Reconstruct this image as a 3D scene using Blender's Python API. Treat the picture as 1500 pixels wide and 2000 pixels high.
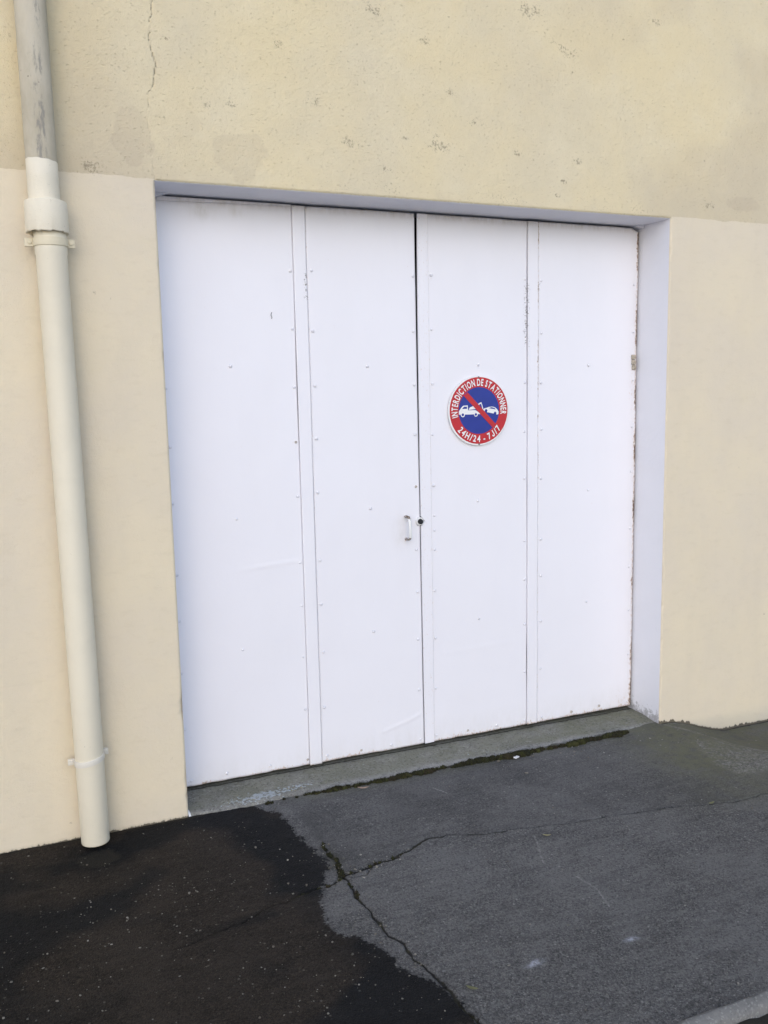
import bpy, bmesh, math, random
import numpy as np
from mathutils import Vector, Matrix

rng = np.random.default_rng(7)
random.seed(7)
for o in list(bpy.data.objects):
    bpy.data.objects.remove(o)
SC = bpy.context.scene
COL = SC.collection

# ------------------------------------------------------------------ camera
CAM = Vector((-0.5774, -3.2139, 1.5028))
PITCH, YAW, ROLL = -0.1366, 0.4132, -0.0208
fw = Vector((math.sin(YAW) * math.cos(PITCH), math.cos(YAW) * math.cos(PITCH), math.sin(PITCH)))
rt = Vector((math.cos(YAW), -math.sin(YAW), 0))
up = rt.cross(fw)
r2 = rt * math.cos(ROLL) + up * math.sin(ROLL)
u2 = -rt * math.sin(ROLL) + up * math.cos(ROLL)
cd = bpy.data.cameras.new('camera')
cam = bpy.data.objects.new('camera', cd)
COL.objects.link(cam)
M4 = Matrix((r2, u2, -fw)).transposed().to_4x4()
M4.translation = CAM
cam.matrix_world = M4
cd.sensor_fit = 'VERTICAL'
cd.sensor_height = 32.0
cd.lens = 1736.44 / 2000 * 32.0
cd.clip_end = 2000
SC.camera = cam

# ------------------------------------------------------------------ light: soft, veiled daylight from the front left
SUN_EL, SUN_AZ = math.radians(24), math.radians(203)     # azimuth from +Y (behind the wall) towards +X
world = bpy.data.worlds.new('World')
SC.world = world
world.use_nodes = True
wn = world.node_tree
bg = wn.nodes['Background']
sky = wn.nodes.new('ShaderNodeTexSky')
sky.sky_type = 'NISHITA'
sky.sun_disc = False
sky.sun_elevation = SUN_EL
sky.sun_rotation = SUN_AZ
sky.air_density = 1.0
sky.dust_density = 1.0
sky.ozone_density = 2.5
wn.links.new(sky.outputs[0], bg.inputs[0])
bg.inputs[1].default_value = 0.10
sl = bpy.data.lights.new('sun', 'SUN')
sl.energy = 0.55
sl.angle = math.radians(110)
sl.color = (1.0, 0.925, 0.92)
sun = bpy.data.objects.new('sun', sl)
COL.objects.link(sun)
sdir = Vector((math.sin(SUN_AZ) * math.cos(SUN_EL), math.cos(SUN_AZ) * math.cos(SUN_EL), math.sin(SUN_EL)))
sun.rotation_euler = sdir.to_track_quat('Z', 'Y').to_euler()
SC.view_settings.view_transform = 'Standard'
SC.view_settings.look = 'None'
SC.view_settings.gamma = 1
SC.view_settings.exposure = 1.18

# ------------------------------------------------------------------ dimensions (metres; wall face at Y = 0, door plane at Y = D)
W, H, D = 2.2503, 2.2293, 0.2048
def ground_z(x, y):
    x = np.asarray(x, float); y = np.asarray(y, float)
    s1 = np.clip((x - 2.27) / 0.42, 0, 1); s1 = s1 * s1 * (3 - 2 * s1)
    s2 = np.clip((y + 0.85) / 0.8, 0, 1); s2 = s2 * s2 * (3 - 2 * s2)
    return -0.0825 - 0.0137 * np.clip(x, -2, 4) - 0.095 * s1 * s2

# ------------------------------------------------------------------ helpers
def _h(ix, iy, seed):
    n = (ix.astype(np.int64) * 374761393 + iy.astype(np.int64) * 668265263 + seed * 974634777) & 0x7fffffff
    n = ((n ^ (n >> 13)) * 1274126177) & 0x7fffffff
    return ((n ^ (n >> 16)) & 0xffff) / 65535.0
def vn(x, y, seed=0):
    x = np.asarray(x, float); y = np.asarray(y, float)
    ix = np.floor(x); iy = np.floor(y); fx = x - ix; fy = y - iy
    fx = fx * fx * (3 - 2 * fx); fy = fy * fy * (3 - 2 * fy)
    a = _h(ix, iy, seed); b = _h(ix + 1, iy, seed); c = _h(ix, iy + 1, seed); d = _h(ix + 1, iy + 1, seed)
    return (a + (b - a) * fx) * (1 - fy) + (c + (d - c) * fx) * fy
def fbm(x, y, seed=0, o=4):
    t = 0; a = 0.5; s = 0
    for k in range(o):
        t = t + a * vn(x * 2 ** k, y * 2 ** k, seed + 17 * k); s += a; a *= 0.5
    return t / s
def polyd(x, y, pts):
    """distance of points to a polyline and the fraction along it"""
    best = np.full(np.shape(x), 9e9); frac = np.zeros(np.shape(x))
    n = len(pts) - 1
    for i in range(n):
        ax, ay = pts[i]; bx, by = pts[i + 1]
        dx, dy = bx - ax, by - ay
        t = np.clip(((x - ax) * dx + (y - ay) * dy) / (dx * dx + dy * dy + 1e-12), 0, 1)
        d = np.hypot(x - ax - t * dx, y - ay - t * dy)
        m = d < best
        best = np.where(m, d, best); frac = np.where(m, (i + t) / n, frac)
    return best, frac
def inside(x, y, poly):
    r = np.zeros(np.shape(x), bool); n = len(poly)
    for i in range(n):
        x1, y1 = poly[i]; x2, y2 = poly[(i + 1) % n]
        c = ((y1 > y) != (y2 > y)) & (x < (x2 - x1) * (y - y1) / (y2 - y1 + 1e-12) + x1)
        r ^= c
    return r
def sstep(a, b, x):
    t = np.clip((x - a) / (b - a), 0, 1)
    return t * t * (3 - 2 * t)
def gauss(x, y, cx, cy, rx, ry=None):
    ry = ry or rx
    return np.exp(-((x - cx) / rx) ** 2 - ((y - cy) / ry) ** 2)

def link(name, me, mat, parent=None):
    o = bpy.data.objects.new(name, me)
    COL.objects.link(o)
    if mat is not None:
        me.materials.clear(); me.materials.append(mat)
    if parent is not None:
        o.parent = parent
        o.matrix_parent_inverse = Matrix.Translation(-base_of(parent))
    return o
def base_of(o):
    v = Vector(o.location)
    return v if o.parent is None else v * 0 + Vector(o.get('_b', (0, 0, 0))) if False else (v + (o.matrix_parent_inverse.translation + base_of(o.parent)))
def tag(o, label=None, cat=None, group=None, kind=None):
    for k, v in (('label', label), ('category', cat), ('group', group), ('kind', kind)):
        if v: o[k] = v
    return o
def thing(name, label, cat, loc, group=None):
    o = bpy.data.objects.new(name, None)
    o.empty_display_size = 0.1
    COL.objects.link(o); o.location = loc
    return tag(o, label, cat, group)
def grid(name, P, mat, parent=None, attrs=None, flip=False, skirt=None, smooth=True):
    """P: (nu, nv, 3) world points; attrs: name -> (nu, nv)"""
    nu, nv = P.shape[:2]
    rim = np.zeros((nu - 1, nv - 1), bool)
    if skirt is not None:
        P = np.pad(P, ((1, 1), (1, 1), (0, 0)), mode='edge')
        off = np.asarray(skirt, float)
        for sl_ in ((0, slice(None)), (-1, slice(None))):
            P[sl_] = P[sl_] + off
        P[1:-1, 0] += off; P[1:-1, -1] += off
        if attrs: attrs = {k: np.pad(v, 1, mode='edge') for k, v in attrs.items()}
        nu += 2; nv += 2
        rim = np.ones((nu - 1, nv - 1), bool); rim[1:-1, 1:-1] = False
    me = bpy.data.meshes.new(name)
    idx = np.arange(nu * nv).reshape(nu, nv)
    q = np.stack([idx[:-1, :-1], idx[1:, :-1], idx[1:, 1:], idx[:-1, 1:]], -1)
    if flip: q = q[..., ::-1]
    q = q.reshape(-1, 4)
    me.vertices.add(nu * nv)
    me.vertices.foreach_set('co', np.ascontiguousarray(P, np.float32).ravel())
    me.loops.add(len(q) * 4)
    me.loops.foreach_set('vertex_index', q.astype(np.int32).ravel())
    me.polygons.add(len(q))
    me.polygons.foreach_set('loop_start', np.arange(0, len(q) * 4, 4, dtype=np.int32))
    me.update(calc_edges=True)
    sm = np.full(len(q), smooth) & ~rim.reshape(-1)
    me.polygons.foreach_set('use_smooth', sm)
    for k, v in (attrs or {}).items():
        a = me.attributes.new(k, 'FLOAT', 'POINT')
        a.data.foreach_set('value', np.ascontiguousarray(v, np.float32).ravel())
    me.validate()
    return link(name, me, mat, parent)
def axis(coarse_lo, lo, hi, coarse_hi, step, cstep=0.5):
    a = np.linspace(coarse_lo, lo, max(2, int((lo - coarse_lo) / cstep)))[:-1] if coarse_lo < lo else np.array([])
    b = np.linspace(lo, hi, int(round((hi - lo) / step)) + 1)
    c = np.linspace(hi, coarse_hi, max(2, int((coarse_hi - hi) / cstep)))[1:] if coarse_hi > hi else np.array([])
    return np.concatenate([a, b, c])
def from_bm(name, bm, mat, parent=None, smooth=False):
    me = bpy.data.meshes.new(name)
    bmesh.ops.recalc_face_normals(bm, faces=bm.faces)
    bm.to_mesh(me); bm.free()
    me.polygons.foreach_set('use_smooth', [smooth] * len(me.polygons))
    return link(name, me, mat, parent)
def box(bm, x0, x1, y0, y1, z0, z1, bev=0.0):
    vs = [bm.verts.new(c) for c in ((x0, y0, z0), (x1, y0, z0), (x1, y1, z0), (x0, y1, z0), (x0, y0, z1), (x1, y0, z1), (x1, y1, z1), (x0, y1, z1))]
    fs = [bm.faces.new([vs[i] for i in f]) for f in ((0, 1, 5, 4), (1, 2, 6, 5), (2, 3, 7, 6), (3, 0, 4, 7), (4, 5, 6, 7), (3, 2, 1, 0))]
    if bev:
        es = list({e for f in fs for e in f.edges})
        bmesh.ops.bevel(bm, geom=es, offset=bev, segments=2, affect='EDGES', profile=0.5)
def prism(bm, poly, y0, y1, ox=0, oz=0):
    """polygon in the X-Z plane, pushed from y0 (front) to y1 (back)"""
    f = [bm.verts.new((ox + x, y0, oz + z)) for x, z in poly]
    b = [bm.verts.new((ox + x, y1, oz + z)) for x, z in poly]
    bm.faces.new(f); bm.faces.new(b[::-1])
    n = len(poly)
    for i in range(n):
        bm.faces.new((f[i], b[i], b[(i + 1) % n], f[(i + 1) % n]))
def lathe(bm, prof, c0, c1=None, seg=48, a0=0.0, a1=2 * math.pi, wob=None):
    """prof: list of (r, z); axis passes through c0 (x, y at z0) leaning to c1"""
    rows = []
    closed = abs(a1 - a0 - 2 * math.pi) < 1e-6
    n = seg if closed else seg + 1
    for i, (r, z) in enumerate(prof):
        cx, cy = c0(z)
        row = []
        for k in range(n):
            a = a0 + (a1 - a0) * k / seg
            dz = wob(i, a) if wob else 0
            row.append(bm.verts.new((cx + r * math.cos(a), cy + r * math.sin(a), z + dz)))
        rows.append(row)
    for i in range(len(rows) - 1):
        for k in range(seg):
            bm.faces.new((rows[i][k], rows[i][(k + 1) % n], rows[i + 1][(k + 1) % n], rows[i + 1][k]))
    return rows

# ------------------------------------------------------------------ node helper
class Mat:
    def __init__(s, name, rough=0.7, spec=0.4):
        s.m = bpy.data.materials.new(name); s.m.use_nodes = True
        s.t = s.m.node_tree; s.b = s.t.nodes['Principled BSDF']
        s.b.inputs['Roughness'].default_value = rough
        s.b.inputs['Specular IOR Level'].default_value = spec
        s.co = s.t.nodes.new('ShaderNodeTexCoord').outputs['Object']
    def set(s, n, v):
        if hasattr(v, 'is_output') or isinstance(v, bpy.types.NodeSocket): s.t.links.new(v, n)
        elif isinstance(v, (tuple, list)) and n.type == 'RGBA' and len(v) == 3: n.default_value = (*v, 1)
        else: n.default_value = v
    def n(s, typ, ins=(), **kw):
        d = s.t.nodes.new(typ)
        for k, v in kw.items(): setattr(d, k, v)
        for k, v in (ins.items() if isinstance(ins, dict) else enumerate(ins)): s.set(d.inputs[k], v)
        return d
    def noise(s, scale, detail=4, rough=0.5, co=None, dist=0.0):
        return s.n('ShaderNodeTexNoise', {'Vector': co or s.co, 'Scale': scale, 'Detail': detail, 'Roughness': rough, 'Distortion': dist}).outputs[0]
    def voro(s, scale, feature='F1', out=0, co=None, rand=1.0):
        return s.n('ShaderNodeTexVoronoi', {'Vector': co or s.co, 'Scale': scale, 'Randomness': rand}, feature=feature).outputs[out]
    def scaled(s, v):
        return s.n('ShaderNodeVectorMath', {0: s.co, 1: v}, operation='MULTIPLY').outputs[0]
    def attr(s, name):
        return s.n('ShaderNodeAttribute', attribute_name=name).outputs['Fac']
    def math(s, op, a, b=0.0, c=0.0, clamp=False):
        return s.n('ShaderNodeMath', {0: a, 1: b, 2: c}, operation=op, use_clamp=clamp).outputs[0]
    def mul(s, a, b, clamp=False): return s.math('MULTIPLY', a, b, clamp=clamp)
    def add(s, a, b, clamp=False): return s.math('ADD', a, b, clamp=clamp)
    def step(s, x, lo, hi, a=0.0, b=1.0):
        return s.n('ShaderNodeMapRange', {0: x, 1: lo, 2: hi, 3: a, 4: b}, clamp=True, interpolation_type='SMOOTHSTEP').outputs[0]
    def mix(s, f, a, b, mode='MIX'):
        d = s.t.nodes.new('ShaderNodeMix'); d.data_type = 'RGBA'; d.blend_type = mode
        s.set(d.inputs[0], f); s.set(d.inputs[6], a); s.set(d.inputs[7], b)
        return d.outputs[2]
    def bump(s, h, dist=0.002, strength=1.0, normal=None):
        d = s.n('ShaderNodeBump', {'Height': h, 'Distance': dist, 'Strength': strength})
        if normal is not None: s.t.links.new(normal, d.inputs['Normal'])
        return d.outputs[0]
    def out(s, color=None, rough=None, normal=None):
        if color is not None: s.set(s.b.inputs['Base Color'], color)
        if rough is not None: s.set(s.b.inputs['Roughness'], rough)
        if normal is not None: s.t.links.new(normal, s.b.inputs['Normal'])
        return s.m

# ------------------------------------------------------------------ materials
def mat_wall():
    m = Mat('rendered_wall_paint', 0.85, 0.25)
    old, stain, speck, crack, base, white = (m.attr(k) for k in ('old', 'stain', 'speck', 'crack', 'base', 'white'))
    big = m.noise(1.6, 5, 0.55); mid = m.noise(9, 5, 0.6)
    new = m.mix(m.step(big, 0.35, 0.68), (0.72, 0.63, 0.47), (0.68, 0.60, 0.475))
    new = m.mix(m.mul(m.step(mid, 0.5, 0.75), 0.25), new, (0.70, 0.62, 0.445))
    oldc = m.mix(m.step(big, 0.35, 0.65), (0.715, 0.61, 0.395), (0.66, 0.58, 0.415))
    oldc = m.mix(m.mul(m.step(m.noise(5, 6, 0.65), 0.42, 0.72), 0.55), oldc, (0.73, 0.645, 0.46))
    oldc = m.mix(m.mul(m.step(m.noise(38, 4, 0.7), 0.52, 0.78), 0.22), oldc, (0.50, 0.42, 0.28))
    oldc = m.mix(m.mul(stain, 0.65), oldc, (0.47, 0.39, 0.29))
    oldm = m.step(m.add(old, m.mul(m.add(m.noise(60, 3, 0.6), -0.5), 0.5)), 0.46, 0.54)
    new = m.mix(m.mul(m.step(m.noise(30, 5, 0.65, co=m.scaled((0.5, 1, 1.3))), 0.5, 0.72), 0.18), new, (0.56, 0.48, 0.35))
    new = m.mix(m.mul(m.step(m.noise(2.6, 5, 0.6, co=m.scaled((1.8, 1, 0.5))), 0.48, 0.72), 0.22), new, (0.60, 0.53, 0.42))
    c = m.mix(oldm, new, oldc)
    # mould specks
    sp = m.noise(105, 4, 0.66); sp2 = m.noise(330, 2, 0.6)
    th = m.add(m.add(sp, m.mul(sp2, 0.25)), m.mul(speck, 0.30))
    c = m.mix(m.mul(m.step(th, 0.91, 1.08), 0.58), c, (0.17, 0.135, 0.09))
    # hairline crack, broken along its run
    cr = m.mul(crack, m.step(m.noise(75, 3, 0.7), 0.32, 0.52, 0.15, 1.0))
    c = m.mix(m.mul(m.step(cr, 0.2, 0.9), 0.62), c, (0.22, 0.16, 0.095))
    # soil along the foot of the wall
    bs = m.add(base, m.mul(m.add(m.noise(m_s := 75, 4, 0.7, co=m.scaled((1, 1, 0.45))), -0.5), 0.75))
    c = m.mix(m.step(bs, 0.50, 0.62), c, (0.055, 0.048, 0.038))
    c = m.mix(m.mul(m.step(bs, 0.22, 0.55), 0.25), c, (0.36, 0.31, 0.22))
    c = m.mix(m.step(m.add(white, m.mul(m.add(m.noise(120, 2), -0.5), 0.6)), 0.45, 0.6), c, (0.80, 0.79, 0.77))
    # relief: float-finished render
    h = m.add(m.mul(m.noise(55, 6, 0.7), 1.2), m.mul(m.noise(240, 3, 0.65), 0.7))
    h = m.add(h, m.mul(m.noise(14, 3, 0.5), 1.5))
    pores = m.mul(m.step(m.noise(130, 3, 0.6, co=m.scaled((0.6, 1, 1.2))), 0.30, 0.40, 1, 0), oldm)
    c = m.mix(m.mul(pores, 0.22), c, (0.36, 0.29, 0.17))
    h = m.add(h, m.mul(pores, -0.5))
    h = m.add(h, m.mul(cr, -1.6))
    hs = m.n('ShaderNodeMapRange', {0: oldm, 3: 0.75, 4: 1.0}).outputs[0]
    b = m.n('ShaderNodeBump', {'Height': h, 'Distance': 0.0026, 'Strength': hs}).outputs[0]
    return m.out(c, None, b)
def mat_white_wall():
    m = Mat('white_reveal_paint', 0.6, 0.35)
    d = m.attr('dirt_tone')
    c = m.mix(m.mul(m.step(m.noise(7, 5, 0.6), 0.45, 0.75), 0.25), (0.79, 0.785, 0.825), (0.74, 0.73, 0.745))
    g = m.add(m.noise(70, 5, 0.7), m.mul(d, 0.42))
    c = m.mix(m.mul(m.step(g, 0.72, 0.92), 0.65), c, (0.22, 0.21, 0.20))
    h = m.add(m.noise(45, 4, 0.6), m.mul(m.noise(8, 3), 1.2))
    return m.out(c, None, m.bump(h, 0.0025, 0.6))
def mat_door():
    m = Mat('white_door_paint', 0.42, 0.45)
    mold, rust, dirt_tone = m.attr('mold'), m.attr('rust'), m.attr('dirt_tone')
    c = m.mix(m.mul(m.step(m.noise(3.2, 5, 0.6, co=m.scaled((1.6, 1, 0.5))), 0.42, 0.72), 0.3), (0.80, 0.79, 0.835), (0.76, 0.75, 0.79))
    c = m.mix(m.mul(dirt_tone, m.step(m.noise(26, 5, 0.7, co=m.scaled((1.6, 1, 0.6))), 0.3, 0.75, 0.15, 0.8)), c, (0.44, 0.40, 0.32))
    sp = m.add(m.noise(120, 4, 0.72), m.mul(m.noise(430, 2), 0.2))
    c = m.mix(m.mul(m.step(m.add(sp, m.mul(mold, 0.27)), 0.86, 0.98), 0.85), c, (0.12, 0.10, 0.085))
    rs = m.noise(120, 4, 0.7, co=m.scaled((1, 1, 0.55)))
    rf = m.add(rs, m.mul(rust, 0.40))
    c = m.mix(m.mul(m.step(rf, 0.66, 0.86), 0.55), c, (0.52, 0.33, 0.19))
    c = m.mix(m.mul(m.step(rf, 0.80, 0.93), 0.92), c, (0.10, 0.055, 0.032))
    h = m.add(m.mul(m.noise(2.3, 3, 0.5), 5.0), m.mul(m.noise(130, 3, 0.6), 0.12))
    h = m.add(h, m.mul(m.noise(22, 3), 0.35))
    return m.out(c, m.step(m.noise(12, 4), 0.3, 0.7, 0.36, 0.5), m.bump(h, 0.0018, 0.7))
def mat_asphalt():
    m = Mat('asphalt', 0.85, 0.4)
    wet, crack, green, patch, mark, scr, brown, damp, road = (m.attr(k) for k in ('wet', 'crack', 'green', 'patch', 'mark', 'scratch', 'brown', 'damp', 'soil'))
    big = m.noise(1.7, 5, 0.6); mid = m.noise(12, 5, 0.65); fine = m.noise(125, 4, 0.75)
    streak = m.noise(16, 5, 0.7, co=m.n('ShaderNodeMapping', {'Vector': m.co, 'Rotation': (0, 0, 0.45), 'Scale': (0.35, 2.2, 1)}).outputs[0])
    st = m.voro(210, out=1); stf = m.n('ShaderNodeSeparateColor', {0: st}).outputs[0]
    st2 = m.n('ShaderNodeSeparateColor', {0: m.voro(95, out=1)}).outputs[1]
    c = m.mix(m.step(big, 0.3, 0.7), (0.072, 0.070, 0.068), (0.092, 0.089, 0.085))
    c = m.mix(m.mul(m.step(mid, 0.4, 0.7), 0.35), c, (0.107, 0.106, 0.104))
    c = m.mix(m.step(stf, 0.45, 1.0, 0, 0.55), c, (0.15, 0.148, 0.14))
    c = m.mix(m.step(stf, 0.4, 0.0, 0, 0.65), c, (0.030, 0.030, 0.032))
    c = m.mix(m.step(m.noise(62, 4, 0.75), 0.52, 0.68, 0, 0.55), c, (0.165, 0.16, 0.152))
    c = m.mix(m.step(m.noise(55, 4, 0.75, co=m.n('ShaderNodeMapping', {'Vector': m.co, 'Location': (3, 5, 0)}).outputs[0]), 0.52, 0.68, 0, 0.55), c, (0.028, 0.0275, 0.027))
    c = m.mix(m.step(m.noise(150, 3, 0.75, co=m.scaled((1, 1.1, 1))), 0.53, 0.67, 0, 0.85), c, (0.225, 0.22, 0.21))
    c = m.mix(m.step(st2, 0.95, 0.99, 0, 0.4), c, (0.22, 0.215, 0.20))
    c = m.mix(m.mul(m.step(m.noise(3.4, 6, 0.62, dist=0.6), 0.44, 0.64), 0.6), c, (0.145, 0.142, 0.138))
    c = m.mix(m.step(streak, 0.50, 0.66, 0, 0.6), c, (0.145, 0.141, 0.135))
    c = m.mix(m.step(streak, 0.48, 0.30, 0, 0.35), c, (0.045, 0.044, 0.043))
    c = m.mix(m.mul(m.attr('slab'), m.step(m.noise(5, 4), 0.3, 0.7, 0.08, 0.34)), c, (0.030, 0.030, 0.031))
    c = m.mix(m.mul(m.step(fine, 0.50, 0.66), 0.75), c, (0.026, 0.025, 0.025))
    c = m.mix(m.mul(patch, m.step(m.noise(70, 5, 0.75, dist=1.0), 0.42, 0.62)), c, (0.26, 0.255, 0.24))
    vd = m.n('ShaderNodeTexVoronoi', {'Vector': m.co, 'Scale': 46, 'Randomness': 1.0})
    vr = m.n('ShaderNodeSeparateColor', {0: vd.outputs[1]}).outputs[0]
    dots = m.mul(m.step(m.add(vd.outputs[0], m.mul(m.noise(160, 2), 0.2)), 0.30, 0.22), m.step(vr, 0.80, 0.86))
    c = m.mix(m.mul(dots, 0.6), c, (0.27, 0.26, 0.24))
    gr = m.mul(green, m.step(m.noise(18, 5, 0.7), 0.3, 0.62, 0.25, 0.9))
    c = m.mix(gr, c, (0.118, 0.117, 0.074))
    c = m.mix(m.mul(mark, m.step(m.noise(70, 4, 0.7), 0.32, 0.62, 0, 0.9)), c, (0.36, 0.375, 0.42))
    c = m.mix(m.mul(scr, m.step(m.noise(80, 3, 0.7), 0.38, 0.60, 0, 0.75)), c, (0.29, 0.28, 0.265))
    # water from the downpipe: dark wet asphalt
    wf = m.add(m.add(wet, m.mul(m.add(m.noise(20, 6, 0.68), -0.5), 1.3)), m.mul(m.add(m.noise(95, 3, 0.6), -0.5), 0.7))
    wm = m.step(wf, 0.43, 0.57)
    wm2 = m.mul(wm, 1.0)
    wc = m.mix(1.0, c, m.mix(m.mul(brown, 0.9), (0.085, 0.09, 0.10), (0.285, 0.232, 0.185)), 'MULTIPLY')
    wc = m.mix(m.step(m.noise(105, 3, 0.7), 0.66, 0.76, 0, 0.5), wc, (0.075, 0.07, 0.062))
    wc = m.mix(m.mul(dots, 0.4), wc, (0.13, 0.122, 0.105))
    c = m.mix(m.mul(m.step(wf, 0.10, 0.48), 0.30), c, (0.026, 0.026, 0.027))
    c = m.mix(wm2, c, wc)
    c = m.mix(m.mul(damp, m.step(m.noise(60, 4), 0.3, 0.6, 0.3, 0.75)), c, (0.035, 0.034, 0.034))
    c = m.mix(m.step(crack, 0.35, 0.8, 0, 0.93), c, m.mix(m.step(m.noise(30, 3), 0.4, 0.65), (0.010, 0.0095, 0.009), (0.024, 0.023, 0.010)))
    c = m.mix(m.mul(m.step(m.add(road, m.mul(m.add(m.noise(50, 4), -0.5), 0.6)), 0.4, 0.6), 0.9), c, (0.022, 0.020, 0.016))
    h = m.add(m.mul(m.voro(210), -0.9), m.mul(fine, 0.7))
    h = m.add(h, m.mul(m.noise(40, 4, 0.6), 0.8))
    h = m.add(h, m.mul(m.mul(patch, m.noise(60, 4, 0.7)), 1.6))
    ro = m.n('ShaderNodeMapRange', {0: wm2, 3: 0.9, 4: 0.75}).outputs[0]
    m.set(m.b.inputs['Specular IOR Level'], m.n('ShaderNodeMapRange', {0: wm2, 3: 0.35, 4: 0.12}).outputs[0])
    return m.out(c, ro, m.bump(h, 0.0035, 0.8))
def mat_concrete(name, c1, c2, bumpd=0.003, green=False):
    m = Mat(name, 0.88, 0.3)
    c = m.mix(m.step(m.noise(6, 5, 0.65), 0.32, 0.68), c1, c2)
    c = m.mix(m.mul(m.step(m.noise(90, 4, 0.7), 0.5, 0.75), 0.5), c, tuple(v * 0.5 for v in c1))
    c = m.mix(m.mul(m.step(m.n('ShaderNodeSeparateColor', {0: m.voro(190, out=1)}).outputs[0], 0.7, 1), 0.45), c, tuple(min(1, v * 1.6) for v in c2))
    if green:
        lip, alg, lich, pnt, foot = (m.attr(k) for k in ('lip', 'algae', 'lichen', 'paint', 'foot'))
        c = m.mix(m.mul(alg, m.step(m.noise(9, 5, 0.65), 0.3, 0.62, 0.3, 0.9)), c, (0.155, 0.156, 0.108))
        c = m.mix(m.mul(lip, m.step(m.noise(48, 4, 0.7), 0.35, 0.62, 0.1, 0.8)), c, (0.27, 0.265, 0.25))
        c = m.mix(m.step(m.noise(85, 5, 0.75), 0.50, 0.66, 0, 0.7), c, (0.052, 0.052, 0.042))
        c = m.mix(m.step(m.noise(40, 6, 0.75), 0.56, 0.68, 0, 0.7), c, (0.27, 0.265, 0.24))
        ln = m.add(m.noise(62, 4, 0.65), m.mul(lich, 0.33))
        c = m.mix(m.mul(m.step(ln, 0.74, 0.84), 0.8), c, (0.36, 0.40, 0.42))
        c = m.mix(m.mul(m.step(m.add(m.noise(40, 3, dist=2), m.mul(lich, 0.14)), 0.74, 0.80), 0.7), c, (0.34, 0.27, 0.08))
        c = m.mix(m.step(m.add(pnt, m.mul(m.noise(90, 3), 0.5)), 0.62, 0.8), c, (0.74, 0.74, 0.75))
        c = m.mix(m.mul(m.step(m.add(foot, m.mul(m.add(m.noise(60, 4), -0.5), 0.6)), 0.4, 0.7), 0.9), c, (0.030, 0.028, 0.020))
    h = m.add(m.noise(60, 5, 0.65), m.mul(m.noise(230, 3), 0.5))
    return m.out(c, None, m.bump(h, bumpd, 0.8))
def mat_paint(name, col, rough=0.5, speck=0.0, bumpd=0.0012):
    m = Mat(name, rough, 0.4)
    c = m.mix(m.mul(m.step(m.noise(10, 5, 0.6), 0.42, 0.72), 0.35), col, tuple(v * 0.9 for v in col))
    if speck:
        c = m.mix(m.mul(m.step(m.noise(95, 4, 0.7), 0.70 - speck * 0.1, 0.80), 0.8), c, (0.15, 0.12, 0.09))
    h = m.add(m.noise(24, 4), m.mul(m.noise(160, 3), 0.4))
    return m.out(c, None, m.bump(h, bumpd, 0.7))
def mat_grey_pipe():
    m = Mat('weathered_grey_pipe', 0.85, 0.25)
    s = m.attr('streak')
    c = m.mix(m.step(m.noise(7, 5, 0.6, co=m.scaled((1.5, 1, 0.5))), 0.35, 0.65), (0.43, 0.385, 0.295), (0.54, 0.49, 0.39))
    f = m.add(m.noise(60, 5, 0.7, co=m.scaled((1.2, 1, 0.35))), m.mul(s, 0.30))
    c = m.mix(m.mul(m.step(f, 0.66, 0.86), 0.65), c, (0.20, 0.195, 0.185))
    c = m.mix(m.mul(m.step(m.noise(48, 2, 0.5), 0.72, 0.78), 0.7), c, (0.13, 0.125, 0.115))
    return m.out(c, None, m.bump(m.add(m.noise(60, 5), m.mul(m.noise(250, 3), 0.5)), 0.002, 0.7))
def mat_handle():
    m = Mat('chipped_white_handle', 0.5, 0.4)
    z = m.n('ShaderNodeSeparateXYZ', {0: m.co}).outputs[2]
    e = m.math('ABSOLUTE', m.add(z, -0.914))
    f = m.add(m.noise(140, 4, 0.7), m.step(e, 0.025, 0.052, 0.0, 0.32))
    c = m.mix(m.step(f, 0.66, 0.80), (0.78, 0.78, 0.77), (0.13, 0.085, 0.055))
    return m.out(c, None, m.bump(m.noise(200, 3), 0.001, 0.5))
def mat_plain(name, col, rough=0.5, spec=0.4, var=0.15, scale=30):
    m = Mat(name, rough, spec)
    c = m.mix(m.step(m.noise(scale, 4, 0.6), 0.35, 0.7), col, tuple(v * (1 - var) for v in col))
    return m.out(c, None, m.bump(m.noise(scale * 4, 3), 0.0006, 0.4))
def mat_island(name, cols, rough=0.8):
    m = Mat(name, rough, 0.3)
    r = m.n('ShaderNodeNewGeometry').outputs['Random Per Island']
    d = m.n('ShaderNodeValToRGB', {0: r}); e = d.color_ramp.elements
    while len(e) < len(cols): e.new(0.5)
    for i, c in enumerate(cols):
        e[i].position = i / (len(cols) - 1); e[i].color = (*c, 1)
    c = m.mix(m.mul(m.noise(120, 3), 0.5), d.outputs[0], tuple(v * 0.6 for v in cols[0]))
    return m.out(c)

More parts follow.
